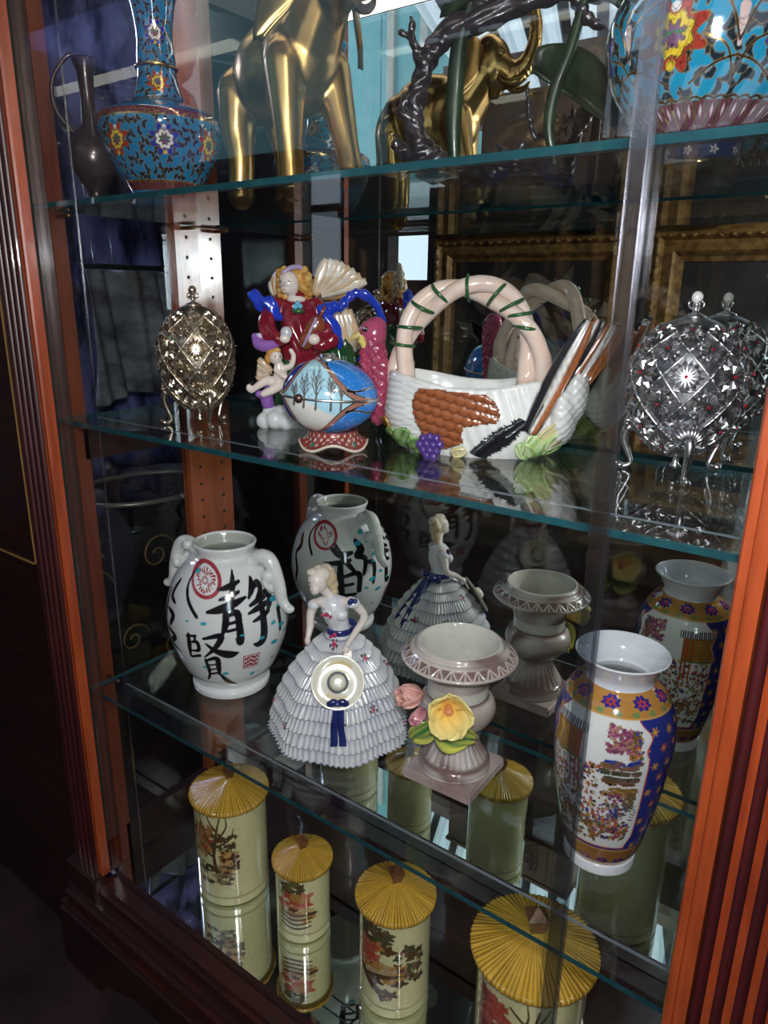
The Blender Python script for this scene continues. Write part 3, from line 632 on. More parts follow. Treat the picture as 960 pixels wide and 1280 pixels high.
    # shoulder: brown gold band with blue lobed medallions and green sprays
    sh = out & (Z > .2445) & (Z < .2615+.0); shoulder = (Z > .236) & out
    band = np.where(out, np.maximum(.2375-Z, Z-.2600), 1); TTd = T*.058
    over(c, gold, band); per = 2*pi/9; u = ((T+.12+per/2) % per-per/2)*.056
    zz = Z-.2520
    over(c, (.03, .02, .20), np.where(band < -.0012, np.hypot(u, zz*2.0)*(1+.14*np.cos(8*np.arctan2(zz*2, u)))-.0110, 1))
    over(c, (.40, .05, .04), np.where(band < -.0012, np.hypot(u, zz*2.0)*(1+.3*np.cos(6*np.arctan2(zz*2, u)))-.0055, 1)); over(c, (.02, .02, .25), np.where(band < -.0012, np.hypot(u, zz*2)-.0022, 1))
    u2 = ((T+.12) % (per/2)-per/4)*.062; over(c, (.12, .22, .08), np.where(band < -.0006, np.hypot(u2, (Z-.2425)*1.6)*(1+.35*np.cos(5*np.arctan2(Z-.2425, u2)))-.0042, 1))
    over(c, (.55, .30, .08), np.where(out, np.abs(Z-.2385)-.0010, 1))
    # foot band
    fb = np.where(out, np.maximum(.0165-Z, Z-.046), 1); over(c, (.24, .11, .03), fb); u = ((T+.1) % .42-.21)*.05
    over(c, (.03, .02, .17), np.where(fb < -.003, np.hypot(u/1.5, (Z-.026))-.0045, 1)); over(c, (.30, .05, .04), np.where(fb < -.003, np.hypot(u/1.5, (Z-.026))-.0020, 1))
    over(c, (.45, .24, .06), np.where(out, np.abs(Z-.046)-.0012, 1)); over(c, (.55, .28, .07), np.where(out, np.abs(Z-.017)-.001, 1))
    rim = (Z > .260) & (row >= 12*k-6) | (row >= 13*k); c[rim, :3] = (.60, .62, .66); low = (Z < .0160) & (row < 6*k); c[low, :3] = (.66, .66, .68)
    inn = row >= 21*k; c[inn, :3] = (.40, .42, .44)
    # gold lines count as metal
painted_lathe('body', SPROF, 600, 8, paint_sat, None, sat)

# ------------------------------------------------------------ shelf 3: garden urn with applied flowers
urn = thing('flower_urn', W(-.466, .199, ZS3), .513, 'mauve brown ceramic urn on a square foot with applied yellow flower', 'urn')
UC1, UC2 = np.array((.56, .50, .46)), np.array((.17, .105, .095))
def paint_urn(c, T, Z, R, row):
    n = .5+.5*np.sin(T*3.1+Z*34+2*np.sin(T*1.3+Z*19)); w = np.clip(.20+1.0*n*(.3+.7*np.sin(Z*60+T)**2), 0, .95)[:, None]
    c[:, :3] = UC1*(1-w)+UC2*w
    for z, r in ((.034, .003), (.082, .002), (.141, .003), (.196, .0025), (.0965, .002)): over(c, UC2*.9, np.where(row < 190, np.abs(Z-z)-r, 1), .003)
    # recessed frieze of the rim is stained darker, the leaves stand clear
    per = 2*pi/26; u = ((T % per)/per-.5); v = (.0785-R)/.0052
    fr = (row > 220) & (row < 230) & (np.abs(v) < 1.1)
    tri = np.abs(u)-(.44-.40*(v*.5+.5)); leaf = np.minimum(np.abs(tri)-.06, np.abs(u)-.04+.02*v)
    over(c, UC2*1.05, np.where(fr, -.01, 1)); over(c, (.50, .43, .40), np.where(fr & (R > .05), leaf*.02, 1), .0005)
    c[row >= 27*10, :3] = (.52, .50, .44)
UPROF = [(0, .018), (.050, .018), (.054, .022), (.054, .030), (.050, .035), (.0455, .038), (.0435, .042), (.034, .058), (.026, .074), (.031, .078), (.033, .083), (.031, .087), (.040, .092), (.053, .104), (.058, .118), (.054, .132), (.0455, .140), (.0460, .160), (.0535, .182), (.068, .1900), (.080, .1965), (.0845, .2005), (.0840, .2040), (.0730, .2135), (.0700, .2160), (.0660, .2170), (.0635, .2225), (.060, .2240), (.057, .222), (.052, .2), (.046, .16), (.04, .13), (0, .12)]
def urn_disp(T, Z, R, row):
    g = np.where((Z > .037) & (Z < .075) & (row < 90), .0020*np.abs(np.sin(T*13)), 0)
    per = 2*pi/26; u = ((T % per)/per-.5); v = (.0785-R)/.0052; fr = (row > 220) & (row < 230) & (np.abs(v) < 1)
    tri = np.abs(u)-(.44-.40*(v*.5+.5)); leaf = np.minimum(np.abs(tri)-.06, np.abs(u)-.04+.02*v)
    return g-np.where(fr, .0014*smoothstep(-.02, .05, leaf), 0)
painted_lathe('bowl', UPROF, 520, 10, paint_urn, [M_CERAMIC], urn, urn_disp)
sq = MB().box((-.0575, -.0575, 0), (.0575, .0575, .018), bev=.003); so = sq.build('square_foot', [mat('mauve_glaze', (.44, .36, .34), .2, 0, (.22, .14, .13), 9, coat=.5, lo=.3, hi=.7)], urn, False, rot=(0, 0, .30-.785))
# flowers: petals as cupped sheets
def petal(L, Wd, cup, curl, n=8, m=7):
    V = []; F = []
    for i in range(n+1):
        t = i/n
        for j in range(m):
            s = j/(m-1)*2-1; wdt = Wd*(sin(pi*min(t*.82+.12, 1)))**.7
            V.append((L*t, s*wdt, cup*(s*s)*wdt*1.5+curl*L*t*t+.10*Wd*sin(s*5+t*3)*t))
    for i in range(n):
        for j in range(m-1): a = i*m+j; F.append((a, a+1, a+m+1, a+m))
    return V, F
def place(V, base, az, el_, s=1, roll=0):
    M_ = Matrix.Rotation(az, 3, 'Z') @ Matrix.Rotation(-el_, 3, 'Y') @ Matrix.Rotation(roll, 3, 'X')
    return [tuple(Vector(base)+(M_ @ Vector(v))*s) for v in V]
def flower(name, c0, facing, npet, L, Wd, cols, parent, open_=.55, centre=None):
    mb = MB(); cc = []; fr = Vector(facing).normalized(); q = fr.to_track_quat('Z', 'Y').to_matrix()
    for k in range(npet):
        V, F = petal(L, Wd, .45, .5); V = place(V, (0, 0, 0), 2*pi*k/npet+.3*(k % 2), open_)
        V2 = [tuple(Vector(c0)+q @ Vector(v)) for v in V]; mb.add(V2, F)
        for v in V: t = min(1, hypot(v[0], v[1])/L*1.25); cc.append(np.array(cols[0])*(1-t)+np.array(cols[1])*t)
    o = obj(name, mb.v, mb.f, [M_CERAMIC], parent, True, cc); s = o.modifiers.new('t', 'SOLIDIFY'); s.thickness = .0022; s.offset = 0
    if centre:
        cm = MB().tube([tuple(Vector(c0)), tuple(Vector(c0)+fr*.016)], [.006, .0065], 14).ell(tuple(Vector(c0)+fr*.016), .0062)
        cm.build('flower_centre', [mat('orange_glaze_'+name, centre, .2, coat=.6)], o)
    return o
flower('yellow_flower', (-.012, -.060, .150), (.10, -1, .15), 5, .043, .023, [(.80, .40, .02), (.74, .64, .26)], urn, .35, (.62, .22, .10))
flower('pink_flower', (-.050, -.043, .158), (-.9, -.6, .1), 5, .034, .018, [(.60, .22, .12), (.68, .42, .42)], urn, .75, (.62, .25, .08))
flower('pink_bud', (-.046, -.046, .134), (-.6, -1, -.3), 4, .026, .013, [(.48, .15, .20), (.56, .30, .30)], urn, .9)
def leafblade(name, c0, a, L, Wd, cols, parent):
    V, F = petal(L, Wd, .30, -.30, 16, 15); c = []; Q = []
    for i in range(17):
        for j in range(15):
            t = i/16; s = j/7-1; x, y, z = V[i*15+j]; x += .07*L*sin(s*9)*t; z += .0013*sin(s*18)+.006
            Q.append((c0[0]+x*cos(a)-y*sin(a), c0[1]-z, c0[2]+x*sin(a)+y*cos(a)))
            k = min(1, max(0, (1-abs(s))*.6+.6*(.5+.5*sin(s*11+t*3))-.30*t+.1)); c.append(np.array(cols[0])*(1-k)+np.array(cols[1])*k)
    o = obj(name, Q, F, [M_CERAMIC], parent, True, c); s = o.modifiers.new('t', 'SOLIDIFY'); s.thickness = .0022; s.offset = 0
    return o
leafblade('leaf', (-.024, -.058, .116), -.40, .056, .025, [(.62, .58, .10), (.008, .15, .06)], urn)
leafblade('leaf', (-.034, -.054, .122), -2.25, .046, .018, [(.62, .58, .12), (.02, .18, .05)], urn)
blob('stem', [Tb([(-.030, -.056, .140), (-.030, -.060, .12), (-.028, -.058, .098)], [.006, .005, .004], (.10, .05, .05)), Tb([(-.018, -.060, .135), (-.024, -.062, .118)], [.004, .005], (.12, .06, .05))], M_CERAMIC, urn, .0016)

# ------------------------------------------------------------ shelf 3: crinoline lady
lady = thing('lady_figurine', W(-.684, .187, ZS3), .698, 'porcelain lady figurine in a tiered white crinoline holding a hat with navy ribbon', 'figurine')
NT = 8
SKP = [(0, .004), (.104, .004), (.109, .006), (.111, .016), (.1075, .034), (.101, .056), (.092, .079), (.081, .101), (.068, .122), (.054, .141), (.040, .157), (.0275, .170), (.0215, .178), (.0195, .184), (0, .186)]
zt = [.004, .024, .045, .066, .087, .107, .126, .144, .158, .172, .2]
def skirt_disp(T, Z, R, row):
    ph = np.zeros_like(Z); k = np.zeros_like(Z)
    for i in range(len(zt)-1):
        m_ = (Z >= zt[i]) & (Z < zt[i+1]); ph[m_] = (Z[m_]-zt[i])/(zt[i+1]-zt[i]); k[m_] = i
    tier = (1-ph)*.0042; amp = (.0009+.0011*(1-ph))*np.clip(R/.07, .3, 1)
    pl_ = np.sin(T*74+np.sin(k*2.1)*3+1.6*np.sin(T*9+k*3))
    d = tier+amp*pl_+.0042*np.clip(R/.1, 0, 1)*np.sin(T*7+.6)
    return np.where((row > 4) & (Z < .172), d, 0)
def paint_skirt(c, T, Z, R, row):
    ph = np.zeros_like(Z); k = np.zeros_like(Z)
    for i in range(len(zt)-1):
        m_ = (Z >= zt[i]) & (Z < zt[i+1]); ph[m_] = (Z[m_]-zt[i])/(zt[i+1]-zt[i]); k[m_] = i
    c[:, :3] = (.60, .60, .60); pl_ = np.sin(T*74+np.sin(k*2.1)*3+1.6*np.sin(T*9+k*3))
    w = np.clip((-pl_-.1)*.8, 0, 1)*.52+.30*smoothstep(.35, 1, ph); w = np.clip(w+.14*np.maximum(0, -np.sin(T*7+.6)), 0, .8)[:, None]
    c[:, :3] = c[:, :3]*(1-w)+np.array((.20, .20, .32))*w  # blue-grey shading of pleats and tiers put into the skirt colour
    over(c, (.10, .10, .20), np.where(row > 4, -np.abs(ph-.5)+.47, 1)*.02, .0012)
    for th, z in ((-.95, .045), (.02, .070), (.62, .076), (.88, .145), (-.30, .168), (-1.6, .05), (1.7, .11), (2.5, .11), (1.2, .03)):
        d = np.hypot((T-th)*R, Z-z); a = np.arctan2(Z-z, (T-th)*R)
        over(c, (.03, .05, .03), np.where(R > .01, np.abs(d-.0055)-.0014+.004*(np.sin(a*5) > .2), 1)); over(c, (.38, .03, .10), np.where(R > .01, d-.0045*(.8+.2*np.cos(a*5)), 1))
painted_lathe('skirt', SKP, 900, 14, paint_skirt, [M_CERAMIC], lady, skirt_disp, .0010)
SK = (.66, .58, .53); BO = (.60, .60, .63)
blob('torso', [Tb([(0, 0, .178), (-.002, 0, .192), (-.006, 0, .208), (-.010, 0, .222)], [.0185, .0175, .0215, .0215], BO), El((-.017, -.013, .214), (.0105, .010, .010), BO), El((.003, -.015, .213), (.0105, .010, .010), BO),
    El((-.012, 0, .230), (.029, .014, .010), SK), El((-.010, -.004, .226), (.022, .015, .010), SK),
    Tb([(-.012, 0, .232), (-.020, -.002, .246), (-.028, -.006, .256)], [.009, .0075, .0085], SK),
    El((-.034, -.009, .268), (.0150, .0165, .0190), SK, (.25, -.35, 0)), El((-.038, -.020, .259), (.008, .008, .009), SK), El((-.0415, -.0255, .2665), (.0022, .0045, .0030), SK), 
    Tb([(.018, .001, .229), (.032, .002, .216), (.040, .000, .200), (.026, -.022, .186), (.012, -.040, .172)], [.0085, .0075, .0065, .0055, .0045], SK), El((.010, -.045, .166), (.006, .006, .008), SK),
    Tb([(-.040, .001, .226), (-.046, -.002, .208), (-.047, -.006, .190), (-.050, -.016, .176)], [.0085, .0070, .0062, .0045], SK), El((-.051, -.019, .170), (.005, .006, .008), SK),
    El((.022, .001, .226), (.012, .012, .009), BO), El((-.041, .001, .224), (.010, .011, .009), BO)]
    + [Tb([(.010+.003*k, -.046, .166), (.006+.004*k, -.053, .158-.001*k), (.004+.0045*k, -.055, .151)], [.0019, .0017, .0014], SK, 3) for k in range(4)] + [Tb([(.005, -.044, .168), (-.001, -.050, .163)], [.002, .0015], SK)],
    M_CERAMIC, lady, .0011, 3)
HR = (.50, .38, .24)
hc = [El((-.030, -.001, .277), (.017, .017, .014), (.62, .55, .45)), El((-.018, .006, .268), (.015, .012, .016), HR), El((-.010, .008, .256), (.009, .009, .012), HR), El((-.008, .006, .244), (.006, .006, .008), HR), El((-.041, -.010, .284), (.010, .010, .007), (.62, .56, .46)), El((-.022, .010, .284), (.010, .010, .007), (.56, .46, .33))]
for k in range(9): hc.append(Tb([(-.045+.003*k, -.016+.002*k, .283-.0005*k), (-.034+.003*k, .0+.001*k, .2905-.001*k), (-.016+.001*k, .013, .276-.002*k)], [.0018, .0026, .0016], (.64, .57, .46) if k % 2 else HR, 4))
blob('hair', hc, M_CERAMIC, lady, .0011, 1)
fm = MB()
for s in (-1, 1):
    fm.ell((-.0400+s*.0062-.0, -.0246+(s > 0)*.0012+(s < 0)*.0012, .2705-s*.0015), (.0022, .0012, .0008), (0, -.35*0, 0))
fm.build('eye', [mat('painted_dark_eye', (.05, .03, .03), .3)], lady)
MB().ell((-.0425, -.0268, .2590), (.0026, .0012, .0010)).build('lips', [mat('painted_red_lips', (.45, .08, .07), .3)], lady)
hatv, hatf, (T, Z, R, row) = lathe([(0, .0145), (.008, .0140), (.0120, .010), (.0135, .004), (.0150, .0015), (.030, .0008), (.0400, .0030), (.0405, .0020), (.030, -.0010), (0, -.0010)], 60, 4)
hcst = np.tile(np.array((.66, .63, .52, 0.)), (len(hatv), 1)); over(hcst, (.55, .40, .16), np.where((np.cos(T*2+.2) > .2), np.abs(R-.0275)-.005, 1), .004); over(hcst, (.01, .015, .05), np.abs(R-.0145)-.0009, .0004)
obj('hat', hatv, hatf, [M_CERAMIC], lady, True, hcst, loc=(-.003, -.078, .128), rot=(1.05, 0, 0))
rb = MB()
for s in (-1, 1): rb.ell((-.003+s*.0085, -.0960, .1030), (.0100, .0050, .0068), (0, s*.35, 0))
rb.ell((-.003, -.099, .1025), (.0035, .004, .004))
bmx = []
for x0, x1 in ((-.006, -.010), (.000, .004)):
    for k in range(14):
        t = k/13; x = x0+(x1-x0)*t+.0008*sin(t*9); r_ = .095+.018*min(1, t*1.05); z = .101-.062*t
        bmx += [(x-.0046-.001*t, -r_-.002, z), (x+.0046+.001*t, -r_-.002, z), (x+.0046, -r_+.001, z), (x-.0046, -r_+.001, z)]
n0 = len(rb.v); rb.v += bmx
for s_ in range(2):
    for k in range(13):
        a = n0+s_*56+k*4
        for i in range(4): rb.f.append((a+i, a+(i+1) % 4, a+4+(i+1) % 4, a+4+i)); rb.m.append(0)
rb.build('hat_ribbon', [M_NAVY], lady)
wb_ = MB().lathe([(.0200, .174), (.0225, .178), (.0222, .185), (.0200, .187)], 40)
wb_.ell((.022, .012, .178), (.012, .008, .008)).ell((.018, .022, .180), (.012, .009, .008))
wb_.tube([(.010, .024, .178), (.016, .040, .150), (.022, .058, .125), (.028, .080, .085)], [.007, .009, .010, .011], 8, 0, 4).tube([(.004, .024, .178), (.004, .044, .150), (.002, .064, .120), (-.004, .082, .090)], [.007, .008, .009, .009], 8, 0, 4)
wb_.ell((-.006, .026, .182), (.012, .009, .008))
wb_.build('sash', [M_NAVY], lady)
bw = MB()
for x, y, z in ((.018, -.008, .232), (.024, -.006, .230)): bw.ell((x, y, z), (.005, .004, .007), (0, .5, 0))
bw.build('shoulder_bow', [M_NAVY], lady)
for x, y, z, r in ((-.020, -.0245, .218, .0042), (-.027, -.0225, .216, .003), (-.014, -.0245, .214, .003), (-.008, -.0225, .181, .0045), (-.014, -.0215, .178, .003)): MB().ell((x, y, z), (r, r*.6, r)).build('rosebud', [mat('rose_red_glaze', (.40, .03, .10), .2, coat=.6)], lady)
# ------------------------------------------------------------ cabinet floor: four thatch-lidded canisters
def canister(px, py, rz, rl, rb, hb, ha, label, scene, seed, kn=1.0):
    t = thing('storage_canister', W(px, py, ZF), rz, label, 'canister', 'graded canisters on the mirrored floor')
    prof = [(0, .002), (rb*.96, .002), (rb, .006), (rb, .020), (rb*.985, .022), (rb*.985, .024), (rb, .026), (rb, hb*.97), (rb*.98, hb*.985), (rb*.80, hb*.985)]
    def paint(c, T, Z, R, row):
        c[:, :3] = (.66, .60, .32); w = (.22*smoothstep(.3, 1, np.sin(T*5+Z*50)*np.sin(Z*33+T*2)))[:, None]; c[:, :3] = c[:, :3]*(1-w)+np.array((.44, .40, .24))*w
        over(c, (.30, .26, .14), np.abs(Z-.023)-.0012, .001)
        S = (T+.22)*rb; rg = np.random.RandomState(seed)
        def dab(n, s0, s1, z0, z1, cols, ra, rb_, flat=1.0):
            for i in range(n):
                s, z, r = rg.uniform(s0, s1), rg.uniform(z0, z1), rg.uniform(ra, rb_); sel = (np.abs(S-s) < r*4*flat) & (np.abs(Z-z) < r*4)
                if not sel.any(): continue
                cc = c[sel]; over(cc, cols[rg.randint(len(cols))], np.hypot((S[sel]-s)/flat, Z[sel]-z)*(1+.3*np.sin(4*np.arctan2(Z[sel]-z, S[sel]-s)+i))-r, .0005); c[sel] = cc
        def stroke(pts, wds, col):
            q = curve2([(*p, w) for p, w in zip(pts, wds)], 5); d = stem_dist(S, Z, [p[:2] for p in q], [max(p[2], .0003) for p in q]); over(c, col, d, .0005)
        S0, Z0 = S, Z; kk = 1.22; zc_ = hb*.58; S = S0/kk; Z = (Z0-zc_)/kk+zc_
        scene(dab, stroke, rb, hb)
    def disp(T, Z, R, row):
        return np.zeros_like(T)
    painted_lathe('canister_body', prof, 420, 0, paint, [M_CAN], t, None, .0012)
    # lid: cone of straw ribs
    n = 360; pr = [(0, ha), (rl*.10, ha-.002)]+[(rl*u, ha-(ha-hb-.002)*u**1.08) for u in np.linspace(.14, 1, 24)]+[(rl*1.0, hb-.004), (rl*.985, hb-.007), (rl*.80, hb-.006)]
    V, F, (T, Z, R, row) = lathe(pr, n); rg = np.random.RandomState(seed+9); ph = np.interp(T, np.linspace(-pi, pi, 90), rg.uniform(-1.6, 1.6, 90))
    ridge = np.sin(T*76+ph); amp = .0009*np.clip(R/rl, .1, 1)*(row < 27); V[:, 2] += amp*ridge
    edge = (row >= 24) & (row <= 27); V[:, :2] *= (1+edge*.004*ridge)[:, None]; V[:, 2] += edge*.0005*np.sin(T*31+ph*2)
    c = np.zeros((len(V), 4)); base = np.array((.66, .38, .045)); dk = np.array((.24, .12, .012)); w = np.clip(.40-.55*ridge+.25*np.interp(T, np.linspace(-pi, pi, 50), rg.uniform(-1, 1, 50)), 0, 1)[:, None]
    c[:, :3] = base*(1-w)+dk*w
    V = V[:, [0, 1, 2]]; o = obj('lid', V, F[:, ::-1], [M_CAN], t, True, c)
    k = .0085*kn; kb = MB(); z0 = ha-.003; q = .62
    vv = [(-k*q, -k*q, z0), (k*q, -k*q, z0), (k*q, k*q, z0), (-k*q, k*q, z0), (-k, -k, z0+k*1.7), (k, -k, z0+k*1.7), (k, k, z0+k*1.7), (-k, k, z0+k*1.7), (0, 0, z0+k*2.7)]
    kb.add(vv, [(0, 1, 5, 4), (1, 2, 6, 5), (2, 3, 7, 6), (3, 0, 4, 7), (4, 5, 8), (5, 6, 8), (6, 7, 8), (7, 4, 8), (3, 2, 1, 0)])
    kb.build('knob', [mat('brown_glaze', (.17, .065, .025), .12, 0, (.09, .03, .015), 60, coat=.8)], o, False, rot=(0, 0, .3))
    return t
M_CAN = glaze('cream_stoneware_glaze', .12, .8, .1, 120, False, .14)
RD, BRN, OCH, DG = (.42, .07, .04), (.09, .045, .02), (.40, .20, .05), (.07, .07, .03)
def sc1(dab, st, r, h):
    dab(60, -.055, -.020, .125, .175, [OCH, (.32, .14, .04), RD, (.45, .28, .09)], .004, .008); st([(-.010, .075), (-.018, .12), (-.012, .165), (-.004, .20)], (.004, .003, .002, .001), BRN)
    for p in (((-.016, .13), (-.035, .165), (-.045, .20)), ((-.014, .15), (.004, .178), (.003, .20)), ((-.015, .14), (.008, .155), (.016, .175)), ((-.018, .12), (-.04, .135), (-.055, .155)), ((-.012, .17), (-.025, .19), (-.022, .21))): st(p, (.0022, .0014, .0007), BRN)
    dab(24, -.005, .018, .095, .135, [OCH, BRN, (.5, .3, .12)], .004, .008); dab(50, -.045, .010, .070, .105, [BRN, DG, (.25, .2, .1)], .0015, .0035, 2); dab(30, -.02, .018, .135, .165, [DG, BRN], .002, .0045)
def sc2(dab, st, r, h):
    dab(26, -.026, .008, .105, .130, [DG, BRN, (.14, .12, .04)], .003, .006); dab(22, -.024, .016, .078, .108, [RD, (.5, .14, .08), OCH], .004, .007, 1.6); dab(18, -.026, .018, .058, .082, [OCH, BRN, (.5, .35, .15)], .003, .006, 2)
    for z in (.050, .058, .066, .074): st([(-.028, z+.002), (-.006, z-.003), (.020, z+.001)], (.0016, .0022, .0012), BRN)
def sc3(dab, st, r, h):
    dab(50, -.045, .004, .135, .175, [DG, BRN, (.12, .09, .04)], .003, .007, 1.4); dab(26, -.045, -.012, .105, .145, [RD, OCH, (.42, .12, .06)], .005, .010); dab(34, .014, .050, .085, .145, [BRN, DG, (.16, .09, .05)], .003, .007)
    dab(30, -.020, .022, .085, .115, [(.42, .30, .16), OCH, BRN], .003, .006, 1.6); st([(-.045, .10), (-.02, .075), (.004, .060)], (.004, .006, .004), BRN); st([(-.03, .09), (-.01, .095), (.02, .10)], (.003, .004, .002), BRN); dab(10, -.008, .010, .055, .072, [BRN, OCH], .004, .006)
def sc4(dab, st, r, h):
    dab(60, -.052, -.004, .16, .235, [RD, (.45, .10, .08), (.30, .06, .04)], .003, .007, 1.5); st([(-.066, .13), (-.062, .20), (-.070, .25)], (.004, .003, .002), BRN); st([(-.066, .21), (-.05, .235)], (.002, .001), BRN); st([(-.058, .16), (-.045, .22), (-.050, .25)], (.003, .002, .001), BRN)
    for p in (((.004, .205), (.016, .225), (.014, .25)), ((.010, .215), (.030, .225), (.040, .245)), ((.012, .22), (-.004, .235)), ((.025, .223), (.028, .24))): st(p, (.0018, .0014, .0007), BRN)
    dab(40, -.06, .01, .09, .16, [OCH, BRN, DG], .004, .009, 1.5)
canister(-.940, .154, .877, .077, .0705,   .222, .252, 'largest-but-one cream canister with straw lid, leftmost, painted bare tree and hut', sc1, 1, 1.25)
canister(-.756, .163, .763, .0565, .0505, .155, .180, 'smallest cream canister with straw lid and red hut, second from the left', sc2, 2, 1.15)
canister(-.540, .157, .603, .0675, .0600, .207, .235, 'cream canister with straw lid and brown trees, third from the left', sc3, 3, 1.35)
canister(-.287, .134, .339, .0890, .0770, .286, .318, 'largest cream canister with wide straw lid, nearest and rightmost of the four', sc4, 4, 1.7)

# ------------------------------------------------------------ shelf 2: jewelled trellis eggs
M_SHELLD = mat('oxidised_silver', (.60, .60, .63), .32, 1, (.25, .25, .27), 90, bump=.3)
def rosette_mesh(name, M_):
    mb = MB(); n = 14
    for k in range(n):
        a = 2*pi*k/n; L = .0118 if k % 2 == 0 else .0105; w = .0017
        ca, sa = cos(a), sin(a)
        mb.add([(.002*ca, .002*sa, .0012), (L*.65*ca-w*sa, L*.65*sa+w*ca, .0005), (L*ca, L*sa, -.0006), (L*.65*ca+w*sa, L*.65*sa-w*ca, .0005), (L*.6*ca, L*.6*sa, .0026)], [(0, 3, 4), (0, 4, 1), (4, 3, 2), (4, 2, 1)])
    mb.ell((0, 0, .0034), (.0012, .0012, .0011), m=1, lv=1)
    me = mesh_of(name, mb.v, mb.f, [M_, M_RED if M_ is M_SILVER else M_], False, mi=mb.m); return me
def trellis_egg(px, py, rz, R0, metal, label, legang):
    t = thing('trellis_egg', W(px, py, ZS2), rz, label, 'ornamental egg', 'jewelled metal eggs on the middle shelf')
    zc, za, zb = .104, .080, .082
    def prof_r(z):
        u = (z-zc)/(za if z > zc else zb); u = max(-1, min(1, u)); return R0*sqrt(max(0, 1-abs(u)**2.15))*(1-.06*max(0, -u))
    def P(z, th, off=0): r = prof_r(z)+off; return (r*sin(th), -r*cos(th), z)
    zz = [zc-zb*cos(pi*k/48) if k < 24 else zc-za*cos(pi*k/48) for k in range(49)]
    V, F, _ = lathe([(prof_r(z), z) for z in zz], 96); body = obj('egg_shell', V, F, [M_SHELLD if metal is M_SILVER else metal], t)
    nA = 8; rows = [zc+za*.80, zc+za*.56, zc+za*.22, zc-zb*.16, zc-zb*.50, zc-zb*.76, zc-zb*.92]
    rm = rosette_mesh('rosette', metal); ribs = MB(); nodes = MB()
    for j, z in enumerate(rows):
        for i in range(nA):
            th = 2*pi*(i+.5*(j % 2))/nA; thn = 2*pi*(i+.5*((j+1) % 2))/nA; r = prof_r(z)
            if j < len(rows)-1:
                eps = .002; sl = (prof_r(z+eps)-prof_r(z-eps))/(2*eps); nv = Vector((sin(th), -cos(th), -sl)).normalized()
                q = nv.to_track_quat('Z', 'Y'); s = min(1.85, max(.5, r*pi/nA/.0132))*(R0/.064)**.3
                o = link('rosette', rm, t, P(z, th, .0006), q.to_euler(), (s, s, s))
            nodes.ell(P(z, thn, .0022), .0026, lv=1)
            if j < len(rows)-1:
                for sg in (-1, 1):
                    th2 = thn+sg*pi/nA; pts = []
                    for k in range(9):
                        f = k/8; pts.append(P(z+(rows[j+1]-z)*f, thn+(th2-thn)*f, .0020))
                    ribs.tube(pts, .0016, 6)
                    for k in range(1, 8, 2): nodes.ell(pts[k], (.0021, .0021, .0021), lv=1)
    ribs.build('trellis_ribs', [metal], t); tag(nodes.build('trellis_beads', [metal], t), kind='stuff')
    mb = MB(); mb.tube([((prof_r(zc+.002)+.0012)*sin(a), -(prof_r(zc+.002)+.0012)*cos(a), zc+.002) for a in np.linspace(0, 2*pi, 80)], .0015, 6); mb.build('hinge_band', [metal], t)
    zt_ = zc+za
    mb = MB().lathe([(0, zt_-.003), (.012, zt_-.003), (.013, zt_), (.008, zt_+.002), (.0035, zt_+.004), (.0028, zt_+.010), (.0048, zt_+.012), (.0036, zt_+.014), (0, zt_+.0145)], 24)
    for k in range(4):
        a = 2*pi*k/4+.4; mb.tube([(.003*cos(a), .003*sin(a), zt_+.008), (.008*cos(a), .008*sin(a), zt_+.010), (.0085*cos(a), .0085*sin(a), zt_+.015), (.006*cos(a), .006*sin(a), zt_+.0155)], .0011, 6, 0, 3)
    fo = mb.build('finial', [metal], t); MB().ell((0, 0, zt_+.0205), (.0062, .0062, .0068), lv=3).build('pearl', [M_PEARL if metal is M_SILVER else metal], fo)
    mb = MB().lathe([(0, .006), (.0035, .007), (.0075, .010), (.0040, .013), (.0035, .020), (.006, .024), (0, .025)], 20); mb.build('pendant', [metal], t)
    for a in legang:
        mb = MB(); ca, sa = cos(a), sin(a)
        def Q(r, z, s=0): return (r*sa+s*ca, -r*ca+s*sa, z)
        mb.tube([Q(R0*.70, .050), Q(R0*.90, .052), Q(R0*.97, .038), Q(R0*.86, .020), Q(R0*.80, .008), Q(R0*.92, .003), Q(R0*1.04, .0045)], [.004, .0058, .0052, .0036, .0030, .0040, .0030], 10, 0, 5)
        mb.ell(Q(R0*1.0, .0042), (.006, .006, .0042)).ell(Q(R0*1.06, .006), (.0035, .0035, .0035))
        for k in range(-4, 5):
            b = k*.24; mb.tube([Q(R0*.93, .046), Q(R0*.93+.004-.004*abs(sin(b)), .046+.013*cos(b), .013*sin(b)), Q(R0*.90, .046+.024*cos(b), .024*sin(b))], [.0015, .0022, .0026], 6)
        mb.build('leg', [metal], t)
    return t
trellis_egg(-.905, .110, .89, .0560, M_SILVERW, 'smaller warm-toned metal egg on three legs at the left of the middle shelf', (.30, .30+2.09, .30-2.09))
trellis_egg(-.218, .262, .233, .0640, M_SILVER, 'large silver egg with red gems and pearl finial at the right of the middle shelf', (.22, .22+2.09, .22-2.09+.25))

